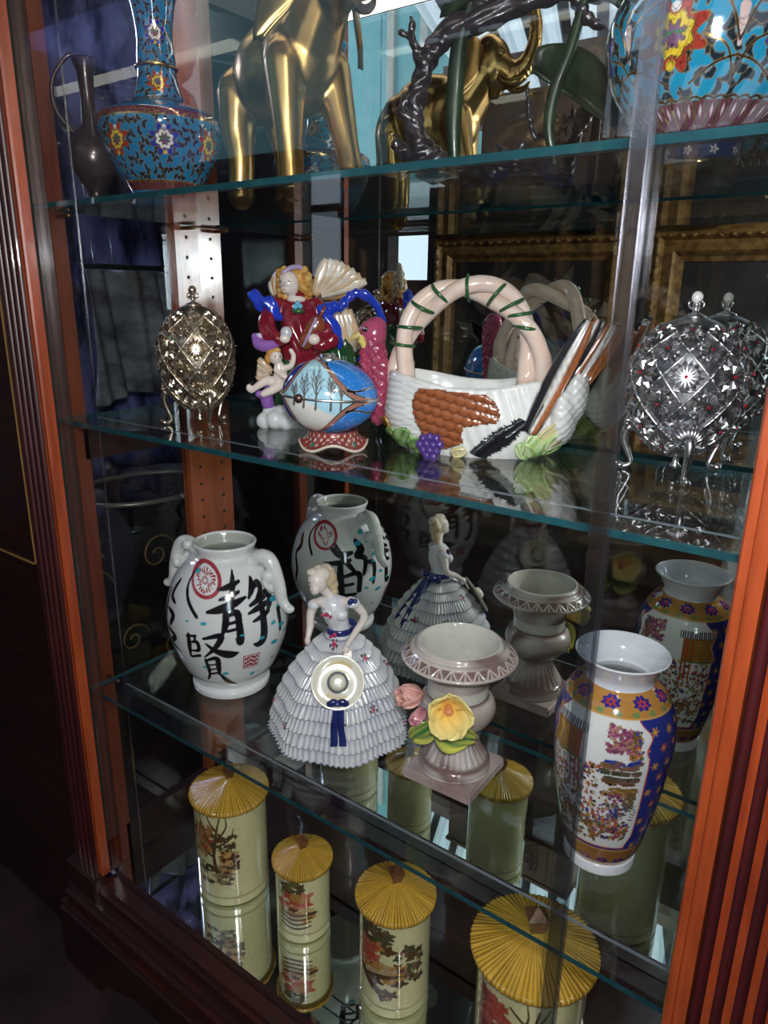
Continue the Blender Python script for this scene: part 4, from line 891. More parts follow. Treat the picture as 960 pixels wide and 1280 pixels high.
# ------------------------------------------------------------ shelf 2: enamelled blue egg
beg = thing('enamelled_egg', W(-.630, .112, ZS2), .70, 'blue enamelled egg lying on its side with winter trees, on a small red stand', 'ornamental egg')
V, F = ico(6) if False else (None, None)
th = np.linspace(0, 2*pi, 240, endpoint=False); ux = np.linspace(-1, 1, 170); VV = []; 
U, T_ = np.meshgrid(ux, th, indexing='ij'); Rr = .0495*np.sqrt(np.maximum(0, 1-np.abs(U)**2.1))*(1-.05*U)
VV = np.stack([U*.0645, -Rr*np.cos(T_), Rr*np.sin(T_)], -1).reshape(-1, 3)
i_ = np.arange(169)[:, None]*240; k_ = np.arange(240)[None, :]; FF = np.stack([i_+k_, i_+240+k_, i_+240+(k_+1) % 240, i_+(k_+1) % 240], -1).reshape(-1, 4)
X = (VV[:, 0]/.0645); A = np.where(VV[:, 1] <= 0, np.arcsin(np.clip(VV[:, 2]/np.maximum(Rr.ravel(), 1e-5), -1, 1))/(pi/2), 0); A = np.where(VV[:, 1] > 0, np.sign(VV[:, 2])*(1-0*X)*(2-np.abs(np.arcsin(np.clip(VV[:, 2]/np.maximum(Rr.ravel(), 1e-5), -1, 1))/(pi/2))), A)
c = np.zeros((len(VV), 4)); c[:, :3] = (.015, .035, .26)
Aa = np.abs(A); t_ = np.clip((X+.34)/1.34, 0, 1); lim = np.where(X < -.34, np.clip((X+1)/.66, 0, 1)**.8*1.02, (1-t_)**2.5)
inp = (lim-Aa)*.05
bl = np.array((.02, .17, .52)); right = (X > -.34) & (Aa >= lim)
c[right, :3] = bl
vv = .5+.5*np.sin(X*46+4*np.sin(A*11))*np.sin(A*30+3*np.sin(X*13)); c[right & (vv > .965), :3] = (.35, .5, .6)
over(c, (.34, .56, .66), -inp)                              # pale sky panel
snow = np.where((A < -.13-.12*np.sin(X*4+1)) & (inp > 0), -.01, .01); over(c, (.60, .58, .55), snow)
rg = np.random.RandomState(3)
for bx_, s in ((-.72, .6), (-.52, .85), (-.28, 1.0), (.02, .75), (.22, .55)):
    def st(p, w):
        d = stem_dist(X*.0645, A*.06, [(a*.0645, b*.06) for a, b in p], w); over(c, (.10, .085, .07), np.where(inp > 0, d, 1), .0003)
    st([(bx_, -.16), (bx_+.01, .10*s), (bx_-.01, .42*s)], (.0016, .0011, .0004))
    for k in range(7):
        z = .04+.05*k*s; L = (.16-.015*k)*s; sg = (-1)**k; st([(bx_, z), (bx_+sg*L*.5, z+.16*s), (bx_+sg*L*.75, z+.34*s)], (.0008, .0006, .0003)); st([(bx_+sg*L*.4, z+.12*s), (bx_+sg*L, z+.22*s)], (.0005, .0003))
for k in range(26): over(c, (.10, .2, .4), np.where(inp > .001, np.hypot(X-rg.uniform(-.8, .2), A-rg.uniform(0, .6))*.05-.0007, 1), .0003)
band = np.minimum(np.abs(inp), np.where(X > -.34, np.abs(inp), 9)); w = (np.abs(np.sin(X*60+A*60)) > .35)
over(c, (.30, .12, .10), np.abs(inp)-.0030); m_ = np.abs(np.abs(inp)-.0030) < .0008; c[m_] = (.62, .55, .45, 1); 
oval = right & (np.abs(np.hypot((X-.42)/.52, (Aa-.80)/.62)-1) < .035); c[oval] = (.62, .60, .55, 1)
obj('egg_shell', VV, FF, [M_PAINTED], beg, True, c, loc=(-.004, 0, .071), rot=(0, .05, 0))
mb = MB(); mb.tube([(.0655*cos(a), -.0505*sin(a), 0) for a in np.linspace(0, 2*pi, 90)], .0019, 8); hb_ = mb.build('hinge_band', [M_SILVER], beg, loc=(-.004, 0, .071), rot=(0, .05, 0))
mb = MB().ell((-.040, -.041, .0), (.0065, .0055, .0065)); mb.build('clasp', [mat('antique_copper', (.14, .08, .07), .3, .8)], hb_)
mb = MB().lathe([(0, .116), (.013, .1165), (.015, .119), (.013, .122), (.010, .1225), (.011, .126), (.0, .127)], 24); mb.build('finial', [M_SILVER], beg, loc=(-.006, 0, 0))
V, F, (T, Z, R, row) = lathe([(.028, .026), (.034, .0255), (.0345, .021), (.038, .013), (.043, .006), (.0475, .0035), (.0475, .001), (.044, .0), (.038, .006), (.030, .018), (.028, .026)], 160, 4)
lift = .0095*(.5-.5*np.cos(T*4))**1.2*np.clip((.020-Z)/.016, 0, 1); V[:, 2] += lift
c = np.zeros((len(V), 4)); c[:, :3] = (.20, .035, .03); over(c, (.55, .45, .38), np.where((row > 18) & (row < 30), -1, 1)); vv = np.sin(T*24)*np.sin(Z*500); c[(vv > .55) & (row < 18), :3] = (.5, .42, .36); over(c, (.01, .14, .10), np.hypot((((T+pi/4) % (pi/2))-pi/4)*.04, Z-.010-lift)-.0032)
obj('stand', V, F[:, ::-1], [M_CERAMIC], beg, True, c, rot=(0, 0, pi/4))

# ------------------------------------------------------------ shelf 2: angel group
ang = thing('angel_figurine', W(-.798, .205, ZS2), .762, 'ceramic angel in a red dress with cream wings, blue scarf and small cherub', 'figurine')
RDc, SKc, BLc, PUc, GRc = (.17, .010, .020), (.68, .58, .52), (.012, .04, .42), (.24, .10, .36), (.012, .06, .02)
blob('dress', [Tb([(.012, 0, .185), (.012, 0, .165), (.016, -.004, .14), (.022, 0, .11)], [.018, .026, .030, .034], RDc), El((.012, 0, .176), (.032, .016, .014), RDc),
    Tb([(-.018, -.004, .176), (-.030, -.012, .155), (-.026, -.026, .135), (-.006, -.036, .130)], [.013, .014, .013, .010], RDc), Tb([(.042, -.004, .176), (.054, -.014, .155), (.052, -.030, .140), (.040, -.036, .134)], [.013, .014, .013, .011], RDc),
    El((.012, -.010, .182), (.010, .010, .010), GRc), El((.030, 0, .08), (.050, .030, .05), GRc), El((.065, .01, .085), (.042, .030, .06), GRc), El((.02, 0, .03), (.045, .03, .035), GRc), El((.08, .008, .035), (.040, .03, .04), GRc), El((-.002, -.006, .055), (.020, .018, .04), GRc)],
    M_CERAMIC, ang, .0017, 4, disp=lambda co: .0020*np.sin(co[:, 0]*300+3*np.sin(co[:, 2]*50))*(co[:, 2] < .175))
blob('face', [El((.002, -.012, .206), (.0145, .0155, .0185), SKc, (0, -.25, 0)), Tb([(.012, -.004, .180), (.008, -.006, .194)], [.010, .008], SKc), El((-.0035, -.0265, .204), (.0024, .0036, .003), SKc), El((-.004, -.0225, .197), (.006, .005, .005), SKc), El((.012, -.012, .184), (.014, .009, .006), SKc),
    El((-.006, -.044, .131), (.008, .006, .007), SKc), El((.036, -.046, .130), (.009, .007, .008), SKc)], M_CERAMIC, ang, .0011, 3)
mb = MB()
for s in (-1, 1): mb.ell((-.004+s*.0062, -.0262-.0005*s, .2085), (.0022, .0010, .0010))
mb.build('eye', [MATS['painted_dark_eye']], ang); MB().ell((-.0052, -.0272, .1975), (.0026, .001, .001)).build('lips', [MATS['painted_red_lips']], ang)
hr = [El((.010, .004, .216), (.020, .018, .015), (.52, .28, .07)), El((.024, .000, .205), (.013, .016, .016), (.50, .26, .06))]; rg = random.Random(6)
for k in range(34):
    a = rg.uniform(-.6, 3.0); z = rg.uniform(.180, .226); r = .022; x0, y0 = .010+r*cos(a), .002+r*.75*sin(a)*(1 if rg.random() > .4 else -.7)
    hr.append(El((x0, y0, z), (.0055, .0055, .0055), (.58, .33, .09) if k % 3 else (.40, .17, .03)))
for k in range(12): a = k*.5; hr.append(El((.028+.004*sin(k), -.010+.006*cos(k*1.7), .186+.003*k), (.0055, .005, .005), (.60, .36, .10) if k % 2 else (.42, .2, .04)))
for k in range(5): hr.append(El((-.012, -.008+.004*(k % 2), .190+.007*k), (.005, .005, .005), (.58, .34, .09) if k % 2 else (.44, .2, .05)))
blob('hair', hr, M_CERAMIC, ang, .0013, 1)
MB().tube([(-.008, -.020, .219), (.004, -.018, .2265), (.016, -.012, .2285), (.026, -.002, .224)], [.0028, .0036, .0036, .003], 8, 0, 5).build('headband', [mat('lilac_glaze', (.40, .30, .48), .2, coat=.5)], ang)
MB().ell((.014, -.031, .168), (.010, .005, .004)).build('corsage_leaf', [M_GREEN], ang); MB().ell((.010, -.033, .174), (.004, .003, .004)).ell((.017, -.033, .175), (.004, .003, .004)).ell((.0135, -.033, .179), (.004, .003, .004)).build('corsage', [mat('pale_blue_glaze', (.12, .42, .58), .2, coat=.5)], ang)
ang.scale = (1.02, 1.02, 1.05)
def wing(pts, name, parent, y, thick=.007, tip=0):
    "feathered wing: a fan of overlapping flat feathers"
    mb = MB(); c = []
    for (x0, z0, x1, z1, w, col) in pts:
        d = Vector((x1-x0, 0, z1-z0)); L = d.length; d.normalize(); n_ = Vector((-d.z, 0, d.x)); V = []; 
        for i in range(8):
            t = i/7; ww = w*(.55+.45*sin(pi*min(1, t*.9+.05)))*(1 if t < .95 else .55)
            for s, yy in ((-1, 0), (-.45, -thick*.4), (0, -thick*.22), (.45, -thick*.4), (1, 0)):
                p = Vector((x0, y, z0))+d*(L*t)+n_*(s*ww); V.append((p.x, y+yy-.0015*sin(t*3)+y*0, p.z)); 
                k = .5+.5*sin(s*3+t*15); c.append(tuple(np.array(col)*(.78+.22*k)))
        F = [(i*5+j, i*5+j+1, (i+1)*5+j+1, (i+1)*5+j) for i in range(7) for j in range(4)]; mb.add(V, F)
        y += .0008
    o = obj(name, mb.v, mb.f, [M_CERAMIC], parent, True, c); s = o.modifiers.new('t', 'SOLIDIFY'); s.thickness = .003; return o
CR, TN = (.66, .57, .46), (.46, .24, .10)
fe = [(.040+.0*k, .190, .058+.0085*k, .240-.0006*k*k, .0080, CR if k % 2 else (.60, .44, .28)) for k in range(8)]
fe += [(.046, .188, .060+.010*k, .226-.0055*k, .0070, TN if k % 2 else CR) for k in range(6)]
wing(fe, 'wing', ang, .002)
wing([(.066+.006*k, .170, .074+.0085*k, .098+.004*k, .0062, CR if k % 2 else (.60, .42, .26)) for k in range(5)], 'wing', ang, -.001)
wing([(-.016-.001*k, .190, -.012-.004*k, .226-.006*k, .0055, CR if k % 2 else TN) for k in range(4)], 'wing', ang, .010)
blob('blue_scarf', [Tb([(-.050, -.006, .188), (-.040, -.012, .180), (-.026, -.014, .178), (-.020, -.016, .164), (-.012, -.014, .158)], [.010, .009, .010, .008, .005], BLc), El((-.042, -.010, .176), (.010, .007, .010), BLc),
    Tb([(.046, -.022, .158), (.060, -.024, .172), (.078, -.018, .176), (.096, -.010, .192), (.118, -.004, .190), (.138, -.002, .168), (.142, 0, .138), (.132, 0, .112), (.108, 0, .098)], [.007, .010, .008, .007, .0075, .007, .006, .006, .005], BLc),
    Tb([(.052, -.026, .162), (.064, -.028, .150), (.072, -.028, .136), (.076, -.024, .118)], [.009, .009, .008, .004], BLc), El((.050, -.026, .170), (.010, .008, .009), BLc)], M_CERAMIC, ang, .0016, 3, disp=lambda co: .0010*np.sin(co[:, 0]*420+co[:, 2]*300))
vb = MB().ell((.038, -.040, .146), (.014, .006, .019), (0, .6, 0)).ell((.026, -.042, .128), (.012, .006, .014), (0, .6, 0)).tube([(.045, -.042, .160), (.054, -.042, .176)], [.003, .002], 8)
vb.build('violin', [mat('violin_brown', (.20, .05, .02), .2, coat=.7)], ang); MB().tube([(.020, -.051, .120), (.040, -.052, .160)], .0022, 6).build('bow', [MATS['lilac_glaze']], ang)
blob('grey_cuff', [El((-.004, -.042, .138), (.009, .007, .010), (.45, .45, .5)), El((.048, -.04, .122), (.016, .010, .010), RDc), El((.062, -.036, .128), (.012, .010, .012), RDc)], M_CERAMIC, ang, .0014, 3)
chb = [El((-.020, -.034, .104), (.0098, .0100, .0105), SKc), Tb([(-.016, -.032, .092), (-.014, -.030, .080), (-.018, -.030, .068)], [.0080, .0105, .0098], SKc), Tb([(-.010, -.034, .088), (.002, -.036, .092), (.006, -.036, .106), (.002, -.037, .114)], [.0050, .0044, .0038, .0034], SKc),
       Tb([(-.020, -.036, .086), (-.010, -.042, .078), (.0, -.042, .074)], [.0048, .0042, .0036], SKc), Tb([(-.020, -.030, .066), (-.034, -.030, .070), (-.046, -.032, .064), (-.058, -.032, .056)], [.0085, .0072, .0056, .0042], SKc), El((-.061, -.034, .060), (.0045, .004, .006), SKc), Tb([(-.016, -.034, .064), (-.026, -.040, .058), (-.040, -.040, .052)], [.0080, .0066, .005], SKc), El((-.0155, -.0430, .1035), (.002, .0025, .002), SKc)]
chb = [(p[0],)+tuple(p[1:]) for p in chb]; ch = blob('cherub', chb, M_CERAMIC, ang, .0011, 3)
blob('cherub_hair', [El((-.024, -.030, .109), (.0105, .010, .0095), (.52, .26, .06)), El((-.031, -.030, .102), (.006, .007, .008), (.50, .24, .05)), El((-.018, -.036, .114), (.006, .005, .004), (.56, .3, .08))], M_CERAMIC, ch, .0012, 1)
mb = MB(); mb.ell((-.0135, -.0432, .106), (.0013, .0008, .0012)).ell((-.0205, -.0440, .106), (.0013, .0008, .0012)); mb.build('cherub_eye', [MATS['painted_dark_eye']], ch)
wing([(-.028, .082, -.046-.001*k, .100-.007*k, .0046, CR if k % 2 else (.6, .42, .28)) for k in range(5)], 'cherub_wing', ch, -.020, .004)
blob('purple_scarf', [Tb([(-.050, -.024, .132), (-.044, -.028, .122), (-.030, -.030, .120), (-.016, -.034, .126), (-.010, -.036, .136)], [.006, .009, .009, .007, .004], PUc), El((-.040, -.026, .134), (.010, .005, .004), (.55, .45, .6)), Tb([(-.030, -.024, .060), (-.036, -.024, .045), (-.032, -.022, .028), (-.028, -.022, .014)], [.007, .010, .009, .007], PUc), El((-.046, -.026, .050), (.007, .005, .006), PUc), Tb([(-.026, -.032, .066), (-.014, -.036, .062), (-.004, -.030, .066)], [.0025, .003, .0025], (.42, .14, .14))], M_CERAMIC, ang, .0014, 3)
blob('cloud_base', [El((x, y, z), r, (.66, .67, .66)) for x, y, z, r in ((-.040, -.022, .010, .013), (-.024, -.030, .013, .015), (-.008, -.032, .011, .014), (.008, -.028, .010, .013), (-.032, -.022, .024, .011), (-.016, -.024, .022, .012), (.0, -.02, .014, .014), (-.014, -.010, .010, .016), (.030, -.010, .008, .03), (.07, -.0, .008, .028))], M_CERAMIC, ang, .0016, 3, paint=lambda co, c: np.where((co[:, 2] < .0)[:, None], (.5, .5, .5), c))

# ------------------------------------------------------------ shelf 2: turkey basket
tk = thing('turkey_basket', W(-.485, .218, ZS2), .345, 'white ceramic turkey-shaped basket with pink head, twisted handle and painted vegetables', 'basket')
nT, nR = 220, 0
def outline(th, z):
    a, b = .124, .066; k = 1-.28*(1-min(1, z/.055))**2; bul = 1-.05*max(0, (z-.05)/.05)
    r = 1/((abs(cos(th)/a))**2.3+(abs(sin(th)/b))**2.3)**(1/2.3); return r*k*bul
rings = []; zs = [0]+list(np.linspace(.004, 1, 74))
V = []; c = []
def rim(th): return .088+.016*abs(cos(th))**3+.004*cos(th)*0
for j, u in enumerate(zs):
    for i in range(nT):
        th = 2*pi*i/nT; zt_ = rim(th); z = zt_*u; r = outline(th, z)
        s = th*r; x, y = r*cos(th), r*sin(th)
        # scalloped feathers
        left = x < -.045; fz = .0016*(1-abs(((z*1000/8.5+(int(floor((x+y)*1000/9)) % 2)*.5) % 1)-.3)*1.6)
        r2 = r+(fz if x < -.035 else .0006*sin(x*420+z*160)); V.append((r2*cos(th)+.012, r2*sin(th), z))
for (ins, dz) in ((.004, .003), (.009, .002), (.012, -.004), (.014, -.02), (.02, -.05), (.03, -.07)):
    for i in range(nT): th = 2*pi*i/nT; zt_ = rim(th); r = outline(th, zt_)-ins; V.append((r*cos(th)+.012, r*sin(th), zt_+dz))
m_r = len(zs)+6; F = [(j*nT+i, j*nT+(i+1) % nT, (j+1)*nT+(i+1) % nT, (j+1)*nT+i) for j in range(m_r-1) for i in range(nT)]
F.append(tuple((m_r-1)*nT+i for i in range(nT))); F.append(tuple(range(nT))[::-1])
Vn = np.array(V); c = np.zeros((len(V), 4)); c[:, :3] = (.68, .68, .65)
g = (.5+.5*np.sin(Vn[:, 2]*1000/8.5*2*pi))[:, None]*(Vn[:, 0] < -.035)[:, None]*.18; c[:, :3] = c[:, :3]*(1-g)+np.array((.42, .42, .42))*g
obj('body', V, F, [M_CERAMIC], tk, True, c)
# front surface point of the body
def onbody(x, z, off=0):
    ths = np.linspace(pi, 2*pi, 500); x -= .012
    for th in ths:
        if outline(th, z)*cos(th) >= x: break
    r = outline(th, z)+off; return (r*cos(th)+.012, r*sin(th), z)
def patch(name, poly, col_fn, off, parent, nx_=60, nz_=44, dispf=None):
    xs = [p[0] for p in poly]; zz = [p[1] for p in poly]; x0, x1, z0, z1 = min(xs), max(xs), min(zz), max(zz); V = []; c = []; keep = {}; F = []
    def inside(x, z):
        r = False
        for (ax, az), (bx2, bz) in zip(poly, poly[1:]+poly[:1]):
            if (az > z) != (bz > z) and x < (bx2-ax)*(z-az)/(bz-az)+ax: r = not r
        return r
    for j in range(nz_+1):
        for i in range(nx_+1):
            x = x0+(x1-x0)*i/nx_; z = z0+(z1-z0)*j/nz_
            if inside(x, z): keep[(i, j)] = len(V); V.append(onbody(x, z, off+(dispf(x, z) if dispf else 0))); c.append(col_fn(x, z))
    for (i, j) in keep:
        q = [(i, j), (i+1, j), (i+1, j+1), (i, j+1)]
        if all(k in keep for k in q): F.append(tuple(keep[k] for k in q))
    o = obj(name, V, F, [M_CERAMIC], parent, True, c); s = o.modifiers.new('t', 'SOLIDIFY'); s.thickness = .003; s.offset = 0; return o
def scal(x, z): row_ = floor((z+.25*x)/.0115); u = ((x-.15*z)/.0135+.5*(row_ % 2)) % 1-.5; v = ((z+.25*x)/.0115) % 1; return v-.0-(u*u)*1.6
wing_poly = [(-.050, .090), (-.01, .088), (.036, .085), (.048, .076), (.055, .060), (.050, .050), (.028, .046), (.010, .042), (.008, .030), (.012, .022), (.0, .016), (-.014, .010), (-.028, .012), (-.040, .022), (-.050, .038), (-.056, .052), (-.060, .068), (-.056, .080)]
patch('wing', wing_poly, lambda x, z: tuple(np.array((.25, .075, .03))*(1-.6*max(0, min(1, 1-abs(scal(x, z)-.1)*4))) + np.array((.10, .05, .02))*max(0, scal(x, z)-.3)), .0022, tk, dispf=lambda x, z: .0016*scal(x, z))
# black feather tuft
mb = MB(); rg = random.Random(2)
for k in range(64):
    t = k/63; x, z = .026+.056*t, .005+.048*t; L = .0135*(.55+.45*sin(pi*(.15+.8*t)))*rg.uniform(.75, 1.1); a = rg.uniform(-.25, .25)+.35
    for s in (-1, 1):
        dx, dz = s*L*cos(2.35+a*.6)*-1, s*L*sin(2.35+a*.6)*-1
        if z+dz < .001: dz = .001-z
        mb.tube([onbody(x, z, .002), onbody(x+dx*.6, z+dz*.6, .0024), onbody(x+dx, z+dz, .0018)], [.0022, .0018, .0004], 5)
mb.build('black_tuft', [mat('black_glaze', (.012, .012, .018), .15, coat=.8)], tk)
blob('head', [El((-.132, -.004, .151), (.0195, .0165, .0200), (.32, .055, .11)), El((-.128, -.002, .160), (.015, .0145, .014), (.30, .05, .11)), Tb([(-.132, -.002, .142), (-.128, 0, .118), (-.124, 0, .092), (-.122, 0, .06), (-.125, 0, .036)], [.017, .0165, .017, .016, .011], (.28, .04, .085)), Tb([(-.142, -.010, .132), (-.140, -.012, .108), (-.134, -.010, .090)], [.006, .007, .006], (.30, .03, .07)), El((-.141, -.0145, .143), (.0070, .0050, .0100), (.62, .50, .14))],
    M_CERAMIC, tk, .0014, 2, disp=lambda co: .0014*np.sin(co[:, 0]*520)*np.sin(co[:, 2]*480+co[:, 1]*400)*(co[:, 2] < .145))
MB().tube([(-.148, -.008, .150), (-.156, -.011, .147), (-.162, -.013, .142)], [.0060, .0045, .0012], 8, 0, 3).build('beak', [mat('tan_glaze', (.55, .42, .15), .2, coat=.5)], tk)
mb = MB()
for s in (-1, 1): mb.ell((-.1375, -.004+s*.0165 if s > 0 else -.0200, .1575), (.0042, .0022, .0036))
mb.build('eye', [MATS['black_glaze']], tk)
mb = MB().ell((-.1385, -.0222, .1590), (.0012, .0006, .0010)); mb.build('eye_glint', [M_PEARL], tk)
# twisted handle: two strands winding round an arch
for ph in (0, pi):
    pts = []; rr = []
    for k in range(61):
        t = k/60; a = pi*(1-t); cx = -.002+.090*cos(a); cz = .094+.118*sin(a)**.82; w = ph+t*pi*3.0+.35
        nx_, nz_ = cos(a), sin(a); o_ = .0092*(1 if .08 < t < .92 else 1.15); pts.append((cx+nx_*o_*cos(w), o_*sin(w)*1.25-.002, cz+nz_*o_*cos(w))); rr.append(.0106+.002*(abs(t-.5)*2)**6)
    V, F = tube(pts, rr, 18); Vn = np.array(V); c = np.zeros((len(V), 4)); s = (.5+.5*np.sin(np.arange(len(V)) % 18*2*pi/18*4+Vn[:, 0]*90))[:, None]*.5
    c[:, :3] = np.array((.68, .56, .48))*(1-s)+np.array((.62, .38, .28))*s; o = obj('handle_strand', V, F, [M_CERAMIC], tk, True, c)
    e = MB(); 
    for q in (pts[0], pts[-1]): e.ell((q[0], q[1], q[2]-.004), (.0135, .0130, .0145), lv=3)
    e.build('handle_root', [mat('blush_glaze', (.66, .52, .44), .16, coat=.6)], o)
for t, sl in ((.17, 1.1), (.27, .9), (.37, .9), (.50, .2), (.63, -.6), (.71, -.9), (.76, -1.3), (.82, -1.6), (.10, .4)):
    a = pi*(1-t); cx = -.002+.090*cos(a); cz = .094+.118*sin(a)**.82; pts = []
    for k in range(11):
        f = -1.35+2.7*k/10; rr_ = .0205; u = rr_*sin(f)*1.0; pts.append((cx+cos(a+sl*.45)*u*.85, -rr_*cos(f)*1.1-.002, cz+sin(a+sl*.45)*u*.85))
    MB().tube(pts, [.0014]+[.0024]*9+[.0014], 8).build('vine', [M_GREEN], tk)
# tail feathers
def feather(p0, p1, w, cols, name='tail_feather', y=0):
    d = Vector((p1[0]-p0[0], 0, p1[1]-p0[1])); L = d.length; d.normalize(); n_ = Vector((-d.z, 0, d.x)); V = []; c = []
    for i in range(25):
        t = i/24; ww = w*(sin(pi*min(1, .10+t*.88))**.5)
        for j in range(13):
            s = j/6-1; p = Vector((p0[0], y, p0[1]))+d*(L*t)+n_*(s*ww); yy = y-.007*(1-s*s)+.0016*sin(s*14+t*2)+.012*t; V.append((p.x, yy-.0, p.z)); k = int((s+1)/2*.999*len(cols)); c.append(tuple(np.array(cols[k])*(.85+.15*sin(t*70+s*8))))
    F = [(i*13+j, i*13+j+1, (i+1)*13+j+1, (i+1)*13+j) for i in range(24) for j in range(12)]
    o = obj(name, V, F, [M_CERAMIC], tk, True, c); s = o.modifiers.new('t', 'SOLIDIFY'); s.thickness = .007; s.offset = 0; return o
BK, WH, BN = (.015, .014, .02), (.66, .64, .60), (.36, .12, .045)
feather((.092, .040), (.150, .176), .0125, [BN, BN, WH, BK, BK], y=-.056)
feather((.098, .050), (.160, .178), .0110, [BK, WH, BN, BK], y=-.042)
feather((.106, .050), (.172, .172), .0120, [WH, BN, BK, WH], y=-.022)
feather((.112, .050), (.182, .168), .0125, [BN, WH, BK], y=0)
feather((.112, .050), (.186, .160), .0140, [BN, BK, BN], y=.022)
feather((.104, .050), (.176, .168), .0150, [BK, BK, WH, BN], y=.044)
blob('tail_root', [El((.126, -.004, .062), (.022, .046, .046), (.66, .66, .63)), El((.140, .0, .085), (.018, .036, .040), (.64, .64, .61))], M_CERAMIC, tk, .0022, 4, disp=lambda co: .0010*np.sin(co[:, 2]*500)*np.sin(co[:, 0]*300+co[:, 1]*300))
# vegetables moulded along the foot, both sides
def grapes(x, y, z, n, parent, seed):
    t_ = empty('grape_cluster', (x, y, z), 0, parent); rg = random.Random(seed); me = mesh_of('grape', *ell((0, 0, 0), .0062, None, 2), [mat('purple_glaze', (.075, .035, .20), .15, coat=.8)])
    spots = [(-1.2, 1.6), (0, 1.9), (1.2, 1.7), (-1.8, .4), (-.6, .6), (.7, .5), (1.9, .6), (-1.2, -.7), (.1, -.6), (1.3, -.7), (-.5, -1.7), (.8, -1.8)][:n]
    for sx, sz in spots: link('grape', me, t_, (sx*.0072, rg.uniform(-.002, .002), sz*.0068+.013))
for s, r_ in ((-1, 0), (1, pi)): grapes(-.034 if s < 0 else .066, s*.065, .001, 12, tk, 3)
def leafpile(name, items, cols):
    for (x, z, az, L, w, sgn) in items:
        V, F = petal(L, w, .5, .2, 10, 9); c = []; Q = []
        for v in V:
            a, b = v[0], v[1]; k = .5+.5*sin(b/w*9+a*200); xx = x+a*cos(az)-b*sin(az); zz_ = max(.001, z+a*sin(az)+b*cos(az)); p = onbody(xx, zz_, .003+v[2]*.7); Q.append((p[0], p[1]*(-sgn), p[2])); c.append(tuple(np.array(cols[0])*k+np.array(cols[1])*(1-k)))
        o = obj(name, Q, F, [M_CERAMIC], tk, True, c); s = o.modifiers.new('t', 'SOLIDIFY'); s.thickness = .003; s.offset = 0
leafpile('green_leaf', [(-.070, .003, 1.3, .032, .014, -1), (-.060, .003, .7, .028, .012, -1), (-.080, .008, 2.0, .026, .010, -1), (-.094, .006, 1.5, .022, .008, -1)], [(.05, .16, .03), (.30, .45, .16)])
leafpile('brown_leaf', [(-.096, .020, 1.7, .026, .008, -1), (-.088, .004, 1.2, .020, .008, -1)], [(.20, .08, .02), (.50, .26, .05)])
leafpile('corn_husk', [(-.006, .003, .4, .020, .007, -1), (.004, .002, 1.2, .014, .006, -1), (.100, .018, 1.1, .034, .013, -1)], [(.58, .55, .40), (.62, .50, .20)])
leafpile('lettuce', [(.088, .002, 2.2, .026, .012, -1), (.086, .003, 1.45, .034, .012, -1), (.100, .003, 1.0, .038, .013, -1), (.112, .003, 1.4, .034, .012, -1), (.104, .003, .5, .030, .010, -1), (.120, .004, 1.1, .028, .009, -1)], [(.20, .40, .08), (.66, .74, .46)])
leafpile('back_leaf', [(.095, .004, 1.2, .040, .016, 1), (.03, .004, 1.2, .03, .014, 1), (-.05, .004, 1.4, .03, .014, 1)], [(.04, .14, .03), (.3, .4, .12)])

# ------------------------------------------------------------ top shelf: cloisonne pieces
GOLDC = (.62, .38, .10, 1)
def commas(c, S, Z, items, mask, col=(.012, .02, .03), wire=.00045):
    for (s, z, r, a, fl) in items:
        sel = mask & (np.abs(S-s) < r*1.6) & (np.abs(Z-z) < r*1.6)
        if not sel.any(): continue
        pts = [(s+fl*r*(1-.15*k)*cos(a+k*.62), z+r*(1-.15*k)*sin(a+k*.62)) for k in range(5)]
        d = stem_dist(S[sel], Z[sel], pts, [r*.10, r*.26, r*.36, r*.30, r*.10]); cc = c[sel]
        w = 1-smoothstep(-.0002, .0005, np.abs(d-.0003)-wire); w = w*.55; cc[:, :4] = cc[:, :4]*(1-w[:, None])+np.array(GOLDC)*w[:, None]; over(cc, col, d, .0003); c[sel] = cc
def blossom(c, S, Z, s, z, r, outer_, mid, core, mask, lobes=8):
    d = np.hypot(S-s, Z-z); a = np.arctan2(Z-z, S-s); sel = mask & (d < r*1.9)
    if not sel.any(): return
    cc = c[sel]; dd = d[sel]; aa = a[sel]; lob = 1+.16*np.cos(aa*lobes)
    def ring(rad, lo, col):
        e = dd-rad*(1+lo*np.cos(aa*lobes+pi)); w = 1-smoothstep(-.0002, .0005, np.abs(e)-.0004); over(cc, col, e, .0003); cc[:, :4] = cc[:, :4]*(1-w[:, None])+np.array(GOLDC)*w[:, None]
    ring(r, .24, outer_); ring(r*.68, .10, mid); ring(r*.36, .25, core)
    for dz, col in ((.86, (.62, .60, .58)), (-.90, (.62, .42, .03))):
        e = np.hypot(S[sel]-s, (Z[sel]-z-dz*r)*1.0)-r*.17; over(cc, col, e, .0003)
    e = np.abs(Z[sel]-z-.05*r)-r*.08+np.abs(S[sel]-s)*.15; over(cc, (.02, .18, .05), np.where(np.abs(S[sel]-s) < r*.5, e, 1), .0003); over(cc, (.14, .05, .10), np.hypot((S[sel]-s)*1.6, Z[sel]-z+r*.15)-r*.24, .0003)
    c[sel] = cc
def goldline(c, e, w=.0007):
    k = 1-smoothstep(-.0002, .0006, np.abs(e)-w); c[:, :4] = c[:, :4]*(1-k[:, None])+np.array(GOLDC)*k[:, None]
TQ = (.012, .14, .28)
cv = thing('cloisonne_bottle_vase', W(-1.008, .152, ZS1), .912, 'long-necked turquoise enamel vase with a squat body at the left of the top shelf', 'vase')
